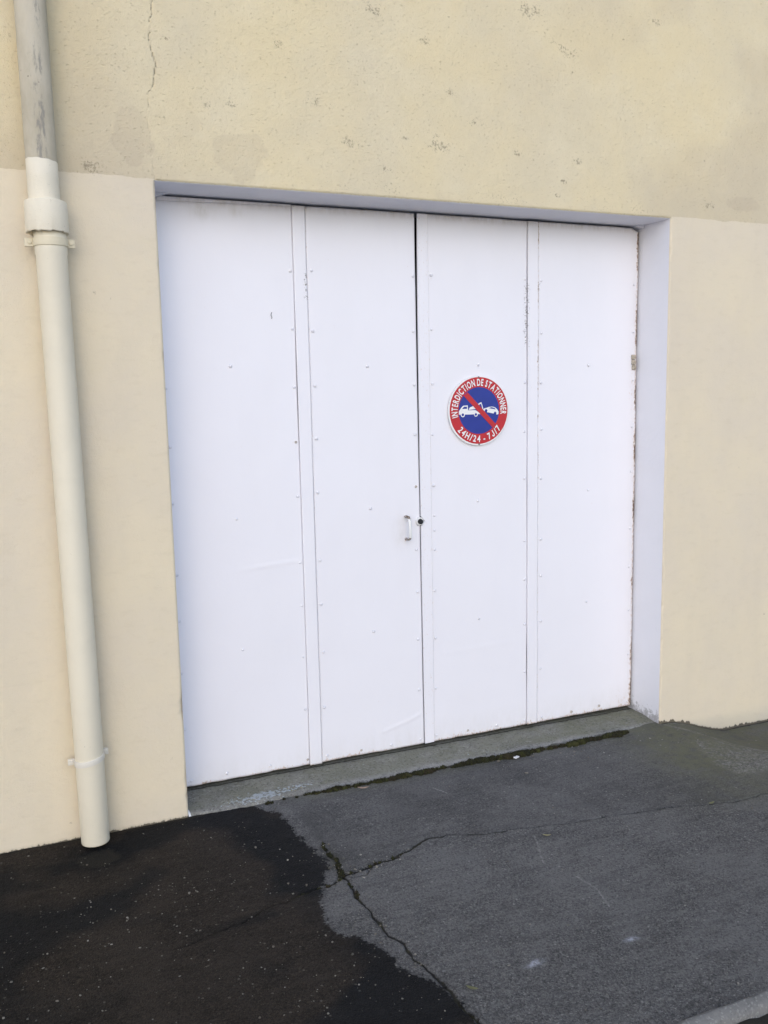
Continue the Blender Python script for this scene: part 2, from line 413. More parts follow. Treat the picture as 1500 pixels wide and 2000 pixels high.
WALL = mat_wall(); REVEAL = mat_white_wall(); DOOR = mat_door(); ASPH = mat_asphalt()
SILL = mat_concrete('sill_concrete', (0.14, 0.137, 0.124), (0.25, 0.243, 0.22), green=True)
KERB = mat_concrete('kerb_concrete', (0.12, 0.119, 0.114), (0.20, 0.196, 0.186))
def mat_road():
    m = Mat('road_concrete', 0.9, 0.3)
    c = m.mix(m.step(m.noise(4, 5, 0.65), 0.32, 0.68), (0.30, 0.29, 0.275), (0.36, 0.35, 0.335))  # road tone made pale so it bounces light up to the soffit
    c = m.mix(m.step(m.add(m.attr('gutter'), m.mul(m.add(m.noise(30, 4), -0.5), 0.5)), 0.35, 0.6), c, (0.030, 0.027, 0.020))
    return m.out(c, None, m.bump(m.noise(70, 5, 0.7), 0.006, 0.9))
ROAD = mat_road()
CREAM = mat_paint('cream_pipe_paint', (0.73, 0.67, 0.535), 0.45, 0.12)
CREAMR = mat_paint('cream_rough_paint', (0.73, 0.67, 0.54), 0.6, 0.55, bumpd=0.003)
CLIP = mat_paint('cream_clip_paint', (0.68, 0.61, 0.45), 0.5)
CLIPW = mat_paint('pale_clip_paint', (0.70, 0.66, 0.58), 0.5)
GREYP = mat_grey_pipe()
DARK = mat_plain('dark_interior', (0.02, 0.02, 0.02), 0.9)
BLACK = mat_plain('black_metal', (0.014, 0.015, 0.018), 0.45)
MOSS = mat_island('moss', [(0.012, 0.013, 0.006), (0.024, 0.026, 0.008), (0.050, 0.052, 0.014), (0.030, 0.021, 0.012), (0.016, 0.018, 0.007)], 0.95)
GRIT = mat_island('grit', [(0.07, 0.067, 0.058), (0.14, 0.132, 0.115), (0.26, 0.245, 0.21), (0.11, 0.09, 0.068), (0.38, 0.365, 0.33)], 0.8)
SRED = mat_plain('sign_red', (0.50, 0.022, 0.030), 0.35, 0.45, 0.08)
SBLUE = mat_plain('sign_blue', (0.018, 0.036, 0.27), 0.35, 0.45, 0.08)
SWHITE = mat_plain('sign_white', (0.80, 0.80, 0.80), 0.35, 0.45, 0.04)
SREAR = mat_plain('sign_aluminium', (0.45, 0.46, 0.46), 0.4)
RUSTY = mat_handle()
LOCKW = mat_plain('lock_white', (0.78, 0.78, 0.78), 0.4)
LEAF = mat_plain('olive_leaf', (0.17, 0.17, 0.085), 0.7, 0.3, 0.4, 60)
LEAFP = mat_plain('pinkish_leaf', (0.36, 0.26, 0.19), 0.7, 0.3, 0.4, 60)
LEAFY = mat_plain('yellow_leaf', (0.32, 0.29, 0.15), 0.7, 0.3, 0.4, 60)
PAPER = mat_plain('white_scrap', (0.75, 0.75, 0.76), 0.7)
ROOFM = mat_plain('roof_slate', (0.08, 0.085, 0.09), 0.7)

# ------------------------------------------------------------------ the ground
WET = [(-0.003, 0.02), (0.22, 0.0), (0.255, -0.021), (0.318, -0.119), (0.324, -0.255), (0.339, -0.385), (0.367, -0.495), (0.359, -0.547), (0.313, -0.631), (0.28, -0.699), (0.26, -0.753), (0.245, -0.851), (0.24, -0.906), (0.291, -0.943), (0.335, -1.031), (0.349, -1.089), (0.342, -1.123), (0.387, -1.192), (0.431, -1.259), (0.442, -1.352), (0.45, -1.45), (0.46, -1.7)]
C1 = [(0.372, -0.62), (0.383, -0.67), (0.378, -0.792), (0.383, -0.849), (0.385, -0.915), (0.384, -0.986), (0.41, -1.044), (0.409, -1.116), (0.423, -1.184), (0.426, -1.245), (0.436, -1.35), (0.45, -1.45)]
C2 = [(0.368, -0.629), (0.439, -0.619), (0.501, -0.605), (0.566, -0.597), (0.653, -0.569), (0.74, -0.522), (0.819, -0.521), (0.872, -0.541), (0.956, -0.58), (1.054, -0.595), (1.175, -0.613), (1.292, -0.64), (1.511, -0.661), (1.682, -0.689), (1.822, -0.73), (1.955, -0.753), (2.137, -0.758), (2.6, -0.80)]
C3 = [(0.364, -0.638), (0.313, -0.665), (0.26, -0.667), (0.182, -0.695), (0.095, -0.708), (0.019, -0.748), (-0.2, -0.80)]
C0 = [(0.392, -0.40), (0.385, -0.48), (0.398, -0.53), (0.378, -0.60)]
C4 = [(0.40, -0.655), (0.455, -0.655), (0.51, -0.60)]
YEDGE = -1.630
xs = axis(-9, -0.80, 3.05, 10, 0.0042, 0.6)
ys = axis(YEDGE, YEDGE, 0.03, 0.03, 0.0042)
X, Y = np.meshgrid(xs, ys, indexing='ij')
wob = (fbm(X * 25, Y * 25, 3, 3) - 0.5) * 0.022
wob2 = (fbm(X * 25, Y * 25, 31, 3) - 0.5) * 0.022
Xw, Yw = X + wob, Y + wob2
fine_m = (X > -0.85) & (X < 3.1)
def crackline(pts, w0, w1, w2):
    d, f = polyd(Xw, Yw, pts)
    w = np.interp(f, [0, 0.5, 1], [w0, w1, w2]) * (0.6 + 0.8 * vn(X * 45, Y * 45, 5))
    return np.exp(-(d / w) ** 2)
crack = np.maximum.reduce([crackline(C1, 0.007, 0.0046, 0.006), crackline(C2, 0.0085, 0.0042, 0.0034) * np.interp(X, [0.8, 1.1, 2.6], [1, 0.92, 0.8]), crackline(C3, 0.007, 0.004, 0.002) * 0.85, crackline(C0, 0.006, 0.012, 0.010) * 0.8, crackline(C4, 0.004, 0.004, 0.003) * 0.7,
                           gauss(Xw, Yw, 0.372, -0.625, 0.016, 0.018)])
polyw = WET + [(-9.5, -1.7), (-9.5, 0.03)]
dw, _ = polyd(X, Y, WET)
sd = np.where(inside(X, Y, polyw) & (X > -3), dw, -dw)
wet = np.clip(0.5 + sd / 0.07, 0, 1)
brown = np.clip(sstep(0.46, 0.66, fbm(X * 2.6 + 3, Y * 4.0, 11, 4)) + 0.7 * gauss(X, Y, -0.02, -0.45, 0.16, 0.25) + 0.9 * gauss(X, Y, -0.2, -1.0, 0.5, 0.3) - 0.9 * gauss(X, Y, 0.27, -0.4, 0.11, 0.5) - 0.6 * gauss(X, Y, 0.3, -1.05, 0.2, 0.3) - 1.2 * gauss(X, Y, -0.34, -0.17, 0.12, 0.1), 0, 1)
green = np.clip(1.1 * gauss(X, Y, 2.22, -0.18, 0.25, 0.16) + 0.9 * gauss(X, Y, 2.1, -0.42, 0.18, 0.16) + 0.9 * gauss(X, Y, 2.65, -0.25, 0.4, 0.35) + 0.5 * gauss(X, Y, 2.25, -0.7, 0.4, 0.12)
                + 0.5 * np.exp(-((Y + 0.01) / 0.05) ** 2) * sstep(0.3, 0.5, X) + 0.8 * gauss(Xw, Yw, 0.385, -0.53, 0.02, 0.07), 0, 1)
PATCH = [(2.24, -0.21), (2.356, -0.24), (2.7, -0.42), (2.7, -0.75), (2.322, -0.60), (2.16, -0.60), (2.148, -0.48)]
dp, _ = polyd(Xw, Yw, PATCH + PATCH[:1])
patch = np.where(inside(Xw, Yw, PATCH), np.clip(0.4 + dp / 0.04, 0, 1), np.clip(0.4 - dp / 0.03, 0, 1))
lipc = [(2.26, -0.012), (2.301, -0.07), (2.388, -0.19), (2.43, -0.30), (2.6, -0.45)]
dl, _ = polyd(Xw, Yw, lipc)
mark = np.maximum(gauss(Xw, Yw, 0.703, -1.281, 0.028, 0.009), gauss(Xw, Yw, 1.018, -1.297, 0.02, 0.008))
mark = np.clip(mark * 1.3, 0, 1)
def thin(pts, w):
    d, _ = polyd(X + wob * 0.3, Y + wob2 * 0.3, pts)
    return np.exp(-(d / w) ** 2)
scr = np.maximum.reduce([thin([(1.101, -0.671), (1.073, -0.743), (1.029, -0.836)], 0.0028) * 0.8, thin([(1.08, -0.948), (1.094, -1.039), (1.067, -1.138)], 0.0035),
                         0.55 * np.exp(-(dl / 0.012) ** 2), 0.6 * np.exp(-(np.abs(Y + 0.012) / 0.008) ** 2) * sstep(2.25, 2.3, X) * sstep(2.55, 2.4, X), thin([(0.95, -0.16), (0.985, -0.24)], 0.003), thin([(0.60, -0.30), (0.62, -0.38)], 0.002) * 0.7])
damp = np.maximum.reduce([gauss(X, Y, 1.151, -0.719, 0.008), gauss(X, Y, 0.837, -1.069, 0.009), gauss(X, Y, 1.241, -1.472, 0.009),
                          0.75 * gauss(Xw, Yw, 0.40, -0.30, 0.03, 0.16), 0.55 * gauss(Xw, Yw, 0.38, -0.5, 0.05, 0.1)])
soil = np.clip(1 - np.abs(Y + 0.004) / 0.022, 0, 1) * (X < 0.06) + np.clip(0.9 - np.abs(Y + 0.002) / 0.02, 0, 1) * (X > 2.26) * 0.9
soil = soil + np.clip(1 - np.abs(Y + 0.010) / 0.02, 0, 1) * sstep(0.35, 0.6, X) * sstep(2.08, 1.98, X) * (0.45 + 0.6 * fbm(X * 8, Y * 3, 23, 3))
soil = np.clip(soil + 0.9 * gauss(X, Y, -0.345, -0.16, 0.09, 0.07), 0, 1)
slab = inside(Xw, Yw, C2 + [(3.5, -0.8), (3.5, 0.1), (0.33, 0.1), (0.40, -0.3)]).astype(float)
Z = ground_z(X, Y)
Z = Z + fine_m * ((fbm(X * 5, Y * 5, 21, 3) - 0.5) * 0.010 + (fbm(X * 60, Y * 60, 22, 3) - 0.5) * 0.0022) - crack * 0.008 + patch * 0.004 * (fbm(X * 50, Y * 50, 8, 2))
Z = Z - 0.012 * gauss(X, Y, -0.345, -0.17, 0.10, 0.07) + 0.0015 * mark
P = np.stack([X, Y, Z], -1)
pav = grid('pavement', P, ASPH, attrs=dict(wet=wet, crack=crack, green=green, patch=patch, mark=mark, scratch=scr, brown=brown, damp=damp, soil=soil, slab=slab))
tag(pav, 'cracked grey asphalt pavement, wet and dark under the downpipe', kind='structure')

# kerb edging along the outer side of the pavement, and the road below it
kx = axis(-9, -0.9, 3.4, 10, 0.012, 0.6)
prof = [(YEDGE + 0.006, -0.03), (YEDGE + 0.002, 0.001), (YEDGE - 0.006, 0.004), (YEDGE - 0.014, 0.002), (YEDGE - 0.020, -0.001), (YEDGE - 0.027, -0.006), (YEDGE - 0.032, -0.015), (YEDGE - 0.035, -0.05), (YEDGE - 0.038, -0.13)]
KX, KV = np.meshgrid(kx, np.arange(len(prof)), indexing='ij')
ky = np.array([p[0] for p in prof])[KV] + (fbm(KX * 14, KV * 1.3, 41, 3) - 0.5) * 0.010
kz = np.array([p[1] for p in prof])[KV] + ground_z(KX, -1.6) + (fbm(KX * 18, KV * 1.7, 43, 3) - 0.5) * 0.007
kb = grid('kerb', np.stack([KX, ky, kz], -1), KERB, flip=True)
tag(kb, 'worn pale concrete kerb edging the asphalt pavement', kind='structure')
rx = axis(-12, -1, 3.5, 14, 0.03, 1.0); ry = np.concatenate([np.linspace(-5.2, -3, 8), np.linspace(-2.9, YEDGE - 0.01, 40)])
RX, RY = np.meshgrid(rx, ry, indexing='ij')
RZ = ground_z(RX, -1.6) - 0.030 - 0.05 * sstep(-1.68, -2.2, RY) + (fbm(RX * 12, RY * 12, 51, 4) - 0.5) * 0.022 * (RY > -3)
rd = grid('road', np.stack([RX, RY, RZ], -1), ROAD, attrs={'gutter': np.clip((RY + 2.0) / 0.12, 0, 1)})
tag(rd, 'road surface below the kerb with dark soil in the gutter', kind='structure')
g = bmesh.new()
for f in ([(-400, -400), (400, -400), (400, 400), (-400, 400)],):
    g.faces.new([g.verts.new((x, y, -0.42)) for x, y in f])
gr = from_bm('ground', g, mat_concrete('distant_ground', (0.40, 0.385, 0.36), (0.45, 0.435, 0.405)))  # unseen ground, kept pale to bounce light under the lintel
tag(gr, 'wide pale open ground all around the building', kind='structure')

# ------------------------------------------------------------------ the building
bld = thing('building', 'cream rendered building with a recessed white garage doorway', 'building', (W / 2, 0, -0.1))
R = 0.007
def arris(d, extra=0):
    r = R + extra
    t = np.clip(d, 0, r)
    return r - np.sqrt(np.maximum(r * r - (r - t) ** 2, 0))
CW = [(0.025, 2.812), (0.011, 2.745), (0.012, 2.713), (0.003, 2.688), (0.015, 2.632), (0.024, 2.609), (0.02, 2.576), (0.013, 2.542), (-0.009, 2.507), (-0.013, 2.416), (-0.006, 2.317), (0.0, 2.225)]
SPK = [(1.647, 2.882, .03), (1.697, 2.859, .035), (1.042, 2.814, .02), (1.512, 2.99, .05), (0.832, 2.894, .04), (0.738, 2.406, .025), (0.717, 2.422, .02), (0.841, 2.378, .015), (1.07, 2.472, .03), (1.263, 2.538, .03), (1.15, 2.641, .02), (1.333, 2.457, .012), (1.981, 2.935, .02), (2.142, 3.027, .025), (0.064, 2.696, .012), (0.452, 2.729, .02), (0.61, 2.547, .03), (2.468, 2.294, .03), (0.508, 2.431, .012), (1.10, 2.44, .04), (2.15, 2.98, .03), (-0.22, 2.26, .04), (1.0, 2.30, .02), (1.75, 2.43, .02)]
for _k in range(30):
    SPK.append((random.uniform(0.1, 2.6), H + 0.03 + abs(random.gauss(0, 0.28)), random.choice((.005, .007, .009, .013, .018))))
def wall_attrs(X, Z, upper):
    n1 = fbm(X * 9, Z * 9, 61, 4)
    out = {}
    line = H + 0.006 + (fbm(X * 16, X * 0 + 3, 62, 4) - 0.5) * 0.012
    over = (X > 0) & (X < W)
    line = np.where(over, H - 0.02, line)
    out['old'] = np.clip(0.5 + (Z - line) / 0.012, 0, 1)
    def blot(cx, cz, rx, rz, k, rim):
        q = np.hypot((X - cx) / rx, (Z - cz) / rz) + (fbm(X * 16 + cx * 7, Z * 16, 67, 4) - 0.5) * 1.3
        return k * sstep(1.12, 0.92, q) * (0.75 + 0.4 * n1) + rim * np.exp(-((q - 0.98) / 0.05) ** 2) * (Z < cz + 0.02)
    st = blot(-0.072, 2.374, 0.062, 0.085, 0.36, 0.16) + blot(0.086, 2.43, 0.07, 0.075, 0.16, 0.0) + blot(0.302, 2.342, 0.085, 0.07, 0.30, 0.06) + blot(2.70, 2.315, 0.10, 0.035, 0.36, 0.0)
    st = st + 0.65 * gauss(X, Z, -0.62, 2.3, 0.18, 0.25) * 1 + 0.45 * gauss(X, Z, -0.2, 2.45, 0.12, 0.35) + 0.45 * np.exp(-((Z - H) / 0.10) ** 2) * sstep(0.35, -0.1, X)
    st = st + 0.45 * sstep(0.5, 0.75, fbm(X * 2.2, Z * 2.2, 63, 4)) * sstep(0.9, 2.6, X)
    out['stain'] = np.clip(st, 0, 1)
    sp = np.zeros_like(X)
    for cx, cz, r in SPK: sp = np.maximum(sp, gauss(X + 0.3 * (Z - cz), Z, cx, cz, r * 2.0, r * 1.1) * sstep(0.36, 0.56, fbm(X * 28 + cx * 9, Z * 28, 66, 3)) * 1.15)
    sp = np.maximum(sp, 0.75 * np.exp(-((Z - H - 0.03) / 0.05) ** 2) * sstep(0.25, 0.7, X) * sstep(2.5, 2.2, X) * sstep(0.35, 0.6, n1))
    sp = np.maximum(sp, 0.5 * sstep(0.52, 0.7, fbm(X * 5, Z * 5, 64, 4)) * sstep(0.0, 0.3, X) + 0.4 * (X < 0) * sstep(0.5, 0.7, n1))
    sp = sp * (Z > H - 0.01)
    for cx, cz, r in ((-0.22, 1.85, .008), (-0.17, 1.83, .006), (-0.05, 0.16, .006), (-0.42, -0.01, .006), (-0.1, 1.2, .005), (2.7, 1.1, .006), (2.9, 0.35, .007)): sp = np.maximum(sp, 1.4 * gauss(X, Z, cx, cz, r))
    out['speck'] = sp + 0.1
    wx = X + (fbm(X * 60, Z * 60, 65, 3) - 0.5) * 0.012
    d, _ = polyd(wx, Z, CW)
    out['crack'] = np.exp(-(d / 0.0018) ** 2) * (Z > H) * np.interp(Z, [H, 2.4, 2.52, 2.6], [0.42, 0.40, 0.75, 1.0])
    out['white'] = (over & (Z < H + 0.004)).astype(float) * (Z > H - 0.001) * 0.9 if upper else np.zeros_like(X)
    gz = ground_z(X, X * 0)
    b = np.clip(1 - (Z - gz) / 0.024, 0, 1) * np.where(X < 0, 0.70, 0.88)
    out['base'] = b
    return out
# upper wall above the doorway line
xs = axis(-7, -0.75, 3.1, 9, 0.0045, 0.6); zs = axis(H, H, 3.3, 4.6, 0.0045, 0.5)
X, Z = np.meshgrid(xs, zs, indexing='ij')
ov = sstep(-0.004, 0.004, X) * sstep(W + 0.004, W - 0.004, X)
Yv = arris(Z - H, 0) * ov
grid('upper_wall', np.stack([X, Yv, Z], -1), WALL, bld, wall_attrs(X, Z, True))['label'] = 'older yellowed render with mould specks above the paint line'
def lower(x_lo, x_hi, left):
    xs = axis(-7, -0.75, 0, 0, 0.005, 0.6) if left else axis(W, W, 3.1, 9, 0.005, 0.6)
    zs = axis(-0.45, -0.28, H, H, 0.006, 0.2)
    X, Z = np.meshgrid(xs, zs, indexing='ij')
    d = (0 - X) if left else (X - W)
    ch = sstep(0.62, 0.8, fbm(Z * 11 + (5 if left else 0), Z * 0 + 2, 71, 3)) * 0.006
    spots = ((0.36, 0.05), (0.33, 0.02), (0.07, .02), (0.0, .015)) if left else ((0.62, 0.035), (0.30, 0.012), (0.47, 0.012))
    for cz, r in spots: ch = ch + 0.009 * np.exp(-((Z - cz) / r) ** 2) * (0.5 + vn(Z * 120, X * 60, 4))
    Yv = arris(d, ch)
    at = wall_attrs(X, Z, False)
    if not left:
        at['base'] = np.clip(at['base'] + 0.5 * np.clip(1 - (Z - ground_z(X, 0)) / 0.055, 0, 1) * sstep(0.50, 0.60, fbm(X * 75 + 9 * fbm(X * 5, X * 0, 74, 2), Z * 9, 72, 3)) * sstep(0.42, 0.62, fbm(X * 5, X * 0, 73, 3)), 0, 1)
    grid('lower_wall', np.stack([X, Yv, Z], -1), WALL, bld, at)
lower(-7, 0, True); lower(W, 9, False)
# white reveals: two jambs and the soffit
def jamb(x, flip, y0):
    ys = np.linspace(y0, D + 0.12, 34); zs = np.linspace(-0.3, H, 420)
    Yj, Zj = np.meshgrid(ys, zs, indexing='ij')
    dirt_tone = np.clip(1 - (Zj + 0.10) / 0.10, 0, 1) + 0.25 * np.clip(1 - np.abs(Yj - D) / 0.02, 0, 1)
    Xj = x + (fbm(Yj * 9, Zj * 9, 81, 3) - 0.5) * 0.003 * np.clip((Yj - y0) / 0.02, 0, 1)
    grid('door_jamb', np.stack([Xj, Yj, Zj], -1), REVEAL, bld, {'dirt_tone': dirt_tone}, flip=flip)
jamb(0.0, True, R + 0.0); jamb(W, False, R + 0.0)
sx_ = np.linspace(0, W, 260); sy_ = np.linspace(R, D + 0.12, 24)
Xs, Ys = np.meshgrid(sx_, sy_, indexing='ij')
Zs = H + (fbm(Xs * 7, Ys * 7, 82, 3) - 0.5) * 0.003 * np.clip((Ys - R) / 0.02, 0, 1)
grid('soffit', np.stack([Xs, Ys, Zs], -1), REVEAL, bld, {'dirt_tone': 0.15 * np.clip(1 - np.abs(Ys - D) / 0.015, 0, 1)}, flip=True)
for pl in ([(2.195, H + 0.004), (W + 0.004, H + 0.004), (W + 0.004, 2.212)], [(-0.004, H + 0.004), (0.088, H + 0.004), (0.038, 2.216), (-0.004, 2.206)]):
    bm = bmesh.new()
    prism(bm, pl, D - 0.028, D + 0.06)
    o = from_bm('corner_fillet', bm, REVEAL, bld)
    a = o.data.attributes.new('dirt_tone', 'FLOAT', 'POINT'); a.data.foreach_set('value', [0.05] * len(o.data.vertices))
# body behind the facade
bm = bmesh.new(); TOP = 4.6
box(bm, -7, -6.75, 0.02, 7, -0.45, TOP); from_bm('outer_wall', bm, WALL, bld)
for a_ in ((8.75, 9, 0.02, 7), (-6.745, 8.745, 6.75, 7)):
    bm = bmesh.new(); box(bm, *a_, -0.45, TOP); from_bm('outer_wall', bm, WALL, bld)
bm = bmesh.new(); box(bm, -7.2, 9.2, -0.02, 7.2, TOP + 0.003, TOP + 0.15, 0.01)
from_bm('roof', bm, ROOFM, bld)
bm = bmesh.new(); box(bm, -0.3, W + 0.3, D + 0.5, D + 0.6, -0.35, TOP - 0.01); box(bm, -0.3, -0.01, D + 0.13, D + 0.495, -0.35, TOP - 0.01); box(bm, W + 0.01, W + 0.3, D + 0.13, D + 0.495, -0.35, TOP - 0.01)
from_bm('inner_wall', bm, DARK, bld)
# concrete threshold
sp_ = [(D + 0.13, -0.071), (D + 0.02, -0.070), (D - 0.03, -0.0695), (D - 0.07, -0.070), (0.10, -0.071), (0.06, -0.0715), (0.035, -0.072), (0.020, -0.073), (0.011, -0.075), (0.005, -0.080), (0.0015, -0.087), (0.0, -0.095), (0.0, -0.13), (0.0, -0.25)]
pt = np.array(sp_)
tt = np.concatenate([[0], np.cumsum(np.hypot(*np.diff(pt, axis=0).T))]); tq = np.linspace(0, tt[-1], 90)
py_, pz_ = np.interp(tq, tt, pt[:, 0]), np.interp(tq, tt, pt[:, 1])
sx_ = np.linspace(0.001, W - 0.001, 420)
Xs, Ti = np.meshgrid(sx_, np.arange(90), indexing='ij')
Ys, Zs = py_[Ti], pz_[Ti] - 0.0137 * Xs
nz = fbm(Xs * 13, Ys * 13 + Zs * 13, 91, 4) - 0.5
edge = np.exp(-((Ys - 0.012) / 0.03) ** 2)
Ys = Ys + edge * (fbm(Xs * 9, Xs * 0, 92, 4) - 0.5) * 0.022 * (Zs > -0.3)
Zs = Zs + nz * 0.005 - edge * 0.007 * sstep(0.5, 0.75, fbm(Xs * 6, Xs * 0 + 4, 93, 3))
Zs = Zs - 0.010 * sstep(1.95, 2.2, Xs) * sstep(0.15, 0.0, Ys)
lip = np.exp(-((Ys - 0.012) / 0.018) ** 2) * sstep(0.35, 0.6, Xs + 0.2 * nz)
alg = np.clip(0.75 - 3.2 * np.abs(Ys - 0.13) * 0 + 0.3 * sstep(1.4, 2.1, Xs), 0, 1) * np.clip((Ys - 0.01) / 0.03, 0, 1)
lich = gauss(Xs, Ys, 0.30, 0.04, 0.12, 0.055) + 0.5 * gauss(Xs, Ys, 1.25, 0.05, 0.2, 0.03) + 0.8 * gauss(Xs, Ys, 0.48, 0.06, 0.10, 0.03) + 0.5 * gauss(Xs, Ys, 0.13, 0.03, 0.1, 0.03)
pnt = gauss(Xs, Zs, 0.0, -0.085, 0.012, 0.018) + 0.8 * np.clip(1 - Xs / 0.006, 0, 1)
foot = np.clip(1 - np.abs(Ys - D) / 0.012, 0, 1) * 0.9 + np.clip((-0.088 - 0.0137 * Xs - Zs) / 0.02, 0, 1) * 0.8
Zs = Zs + (fbm(Xs * 70, Ys * 70, 95, 3) - 0.5) * 0.004
grid('door_sill', np.stack([Xs, Ys, Zs], -1), SILL, bld, dict(lip=lip, algae=alg, lichen=np.clip(lich, 0, 1), paint=np.clip(pnt, 0, 1), foot=np.clip(foot, 0, 1)), flip=False)

# ------------------------------------------------------------------ the door
door = thing('garage_door', 'white four-leaf metal garage door with riveted sheets, set back in the cream wall', 'garage door', (W / 2, D, -0.065))
ROWS = [1.97, 1.745, 1.525, 1.307, 1.088, 0.81, 0.628, 0.412, 0.182]
MID = [1.60, 1.01, 0.472]
rv = bmesh.new()
rows_ = []
for r_, y_ in ((0.0062, 0.0), (0.0058, -0.0014), (0.0044, -0.0027), (0.0022, -0.0034)):
    rows_.append([rv.verts.new((r_ * math.cos(k * math.pi / 5), y_, r_ * math.sin(k * math.pi / 5))) for k in range(10)])
for i in range(3):
    for k in range(10):
        rv.faces.new((rows_[i][k], rows_[i][(k + 1) % 10], rows_[i + 1][(k + 1) % 10], rows_[i + 1][k]))
rv.faces.new(rows_[3][::-1])
rme = bpy.data.meshes.new('rivet')
bmesh.ops.recalc_face_normals(rv, faces=rv.faces); rv.to_mesh(rme); rv.free()
rme.polygons.foreach_set('use_smooth', [True] * len(rme.polygons))
RIV = mat_plain('rivet_paint', (0.79, 0.785, 0.835), 0.42, 0.45, 0.12, 60)
RIVR = mat_plain('rusty_rivet_paint', (0.62, 0.56, 0.50), 0.6, 0.3, 0.8, 260)
rme.materials.append(RIV)
rmr = rme.copy(); rmr.materials.clear(); rmr.materials.append(RIVR)
def rivet(panel, x, z, y, rusty=False):
    o = bpy.data.objects.new('rivet', rmr if rusty else rme)
    COL.objects.link(o)
    o.parent = panel; o.matrix_parent_inverse = Matrix.Translation(-Vector((W / 2, D, -0.065)))
    # the panel itself sits at the world origin under the door empty
    o.matrix_parent_inverse = Matrix.Identity(4)
    o.location = (x, y, z)
    s = 0.85 + 0.3 * random.random()
    o.scale = (s, 0.8 + 0.5 * random.random(), s)
DENT = {}
def door_attrs(X, Z):
    sp = np.zeros_like(X); ru = np.zeros_like(X); dirt_shade = np.zeros_like(X)
    n = fbm(X * 40, Z * 14, 101, 3)
    # mould by the third seam and by the first
    sp = np.maximum(sp, 1.0 * np.exp(-((X - 1.630) / 0.022) ** 2) * sstep(1.64, 1.70, Z) * sstep(2.02, 1.95, Z) * sstep(0.35, 0.55, n))
    sp = np.maximum(sp, 1.0 * np.exp(-((X - 1.695) / 0.016) ** 2) * (np.exp(-((Z - 1.95) / 0.04) ** 2) + 0.6 * np.exp(-((Z - 2.1) / 0.04) ** 2)))
    sp = np.maximum(sp, 0.95 * np.exp(-((X - 0.605) / 0.024) ** 2) * sstep(1.82, 1.88, Z) * sstep(2.08, 2.0, Z) * sstep(0.4, 0.6, n))
    sp = np.maximum(sp, 0.55 * np.exp(-((X - 0.548) / 0.010) ** 2) * sstep(1.85, 1.95, Z) * sstep(2.2, 2.1, Z))
    sp = np.maximum(sp, 0.75 * gauss(X, Z, 1.06, 2.19, 0.02, 0.03))
    # soiled top edge
    dirt_shade = np.maximum(dirt_shade, 0.85 * np.clip(1 - (2.222 - Z) / 0.03, 0, 1))
    dirt_shade = np.maximum(dirt_shade, 0.55 * gauss(X, Z, 0.21, 2.18, 0.05, 0.03) + 0.4 * gauss(X, Z, 0.33, 2.185, 0.03, 0.02))
    dirt_shade = np.maximum(dirt_shade, 0.34 * gauss(X, Z, 1.005, 0.90, 0.035, 0.06))  # darkening painted behind the handle in place of its faint shade
    # rusting foot and right-hand stile
    ru = np.maximum(ru, 0.74 * np.clip(1 - (Z + 0.065 + 0.0115 * X) / 0.04, 0, 1) * (0.55 + 0.7 * sstep(0.35, 0.65, fbm(X * 17, Z * 0, 106, 3))))
    ru = np.maximum(ru, 0.35 * np.clip(1 - (Z + 0.065) / 0.16, 0, 1) * sstep(2.0, 2.2, X))
    ru = np.maximum(ru, np.exp(-((X - 2.243) / 0.012) ** 2) * (0.68 + 0.35 * sstep(0.42, 0.62, fbm(Z * 9, Z * 0, 103, 3)) + 0.3 * sstep(0.25, -0.05, Z)))
    ru = np.maximum(ru, 0.9 * np.exp(-((X - 1.6915) / 0.0055) ** 2) * (0.6 + 0.5 * sstep(0.38, 0.55, fbm(Z * 11, Z * 0 + 2, 104, 3))) * (0.55 + 0.45 * sstep(1.0, 1.6, Z)))
    ru = np.maximum(ru, 0.6 * np.exp(-((X - 1.1435) / 0.0035) ** 2) * sstep(0.3, 0.6, fbm(Z * 7, Z * 0 + 5, 105, 3)))
    ru = np.maximum(ru, 0.35 * np.exp(-((X - 0.612) / 0.004) ** 2))
    for zz in ROWS: ru = np.maximum(ru, 0.22 * gauss(X, Z, 1.15, zz - 0.01, 0.03, 0.02))
    ru = np.maximum(ru, 0.75 * gauss(X, Z, 1.124, 0.955, 0.005, 0.008) + 0.5 * gauss(X, Z, 1.125, 0.905, 0.004, 0.01))
    ru = np.maximum(ru, 0.85 * gauss(X, Z, 1.024, 0.866, 0.011, 0.010) + 0.75 * gauss(X, Z, 1.034, 0.945, 0.006, 0.014) + 0.6 * gauss(X, Z, 1.016, 0.962, 0.005, 0.006))
    dirt_shade = np.maximum(dirt_shade, 0.20 * np.clip(1 - (2.243 - X) / 0.05, 0, 1))  # warm tint, stronger towards the right edge
    dirt_shade = np.maximum(dirt_shade, 0.22 * np.clip(1 - (Z + 0.07) / 0.12, 0, 1))
    for xx in (2.205, 2.218): ru = np.maximum(ru, 0.66 * np.exp(-((X - xx) / 0.0035) ** 2) * sstep(1.60, 1.57, Z) * sstep(1.30, 1.48, Z))
    return dict(mold=sp, rust=np.clip(ru, 0, 1), dirt_tone=np.clip(dirt_shade, 0, 1))
def bot(x): return -0.0555 - 0.0120 * x
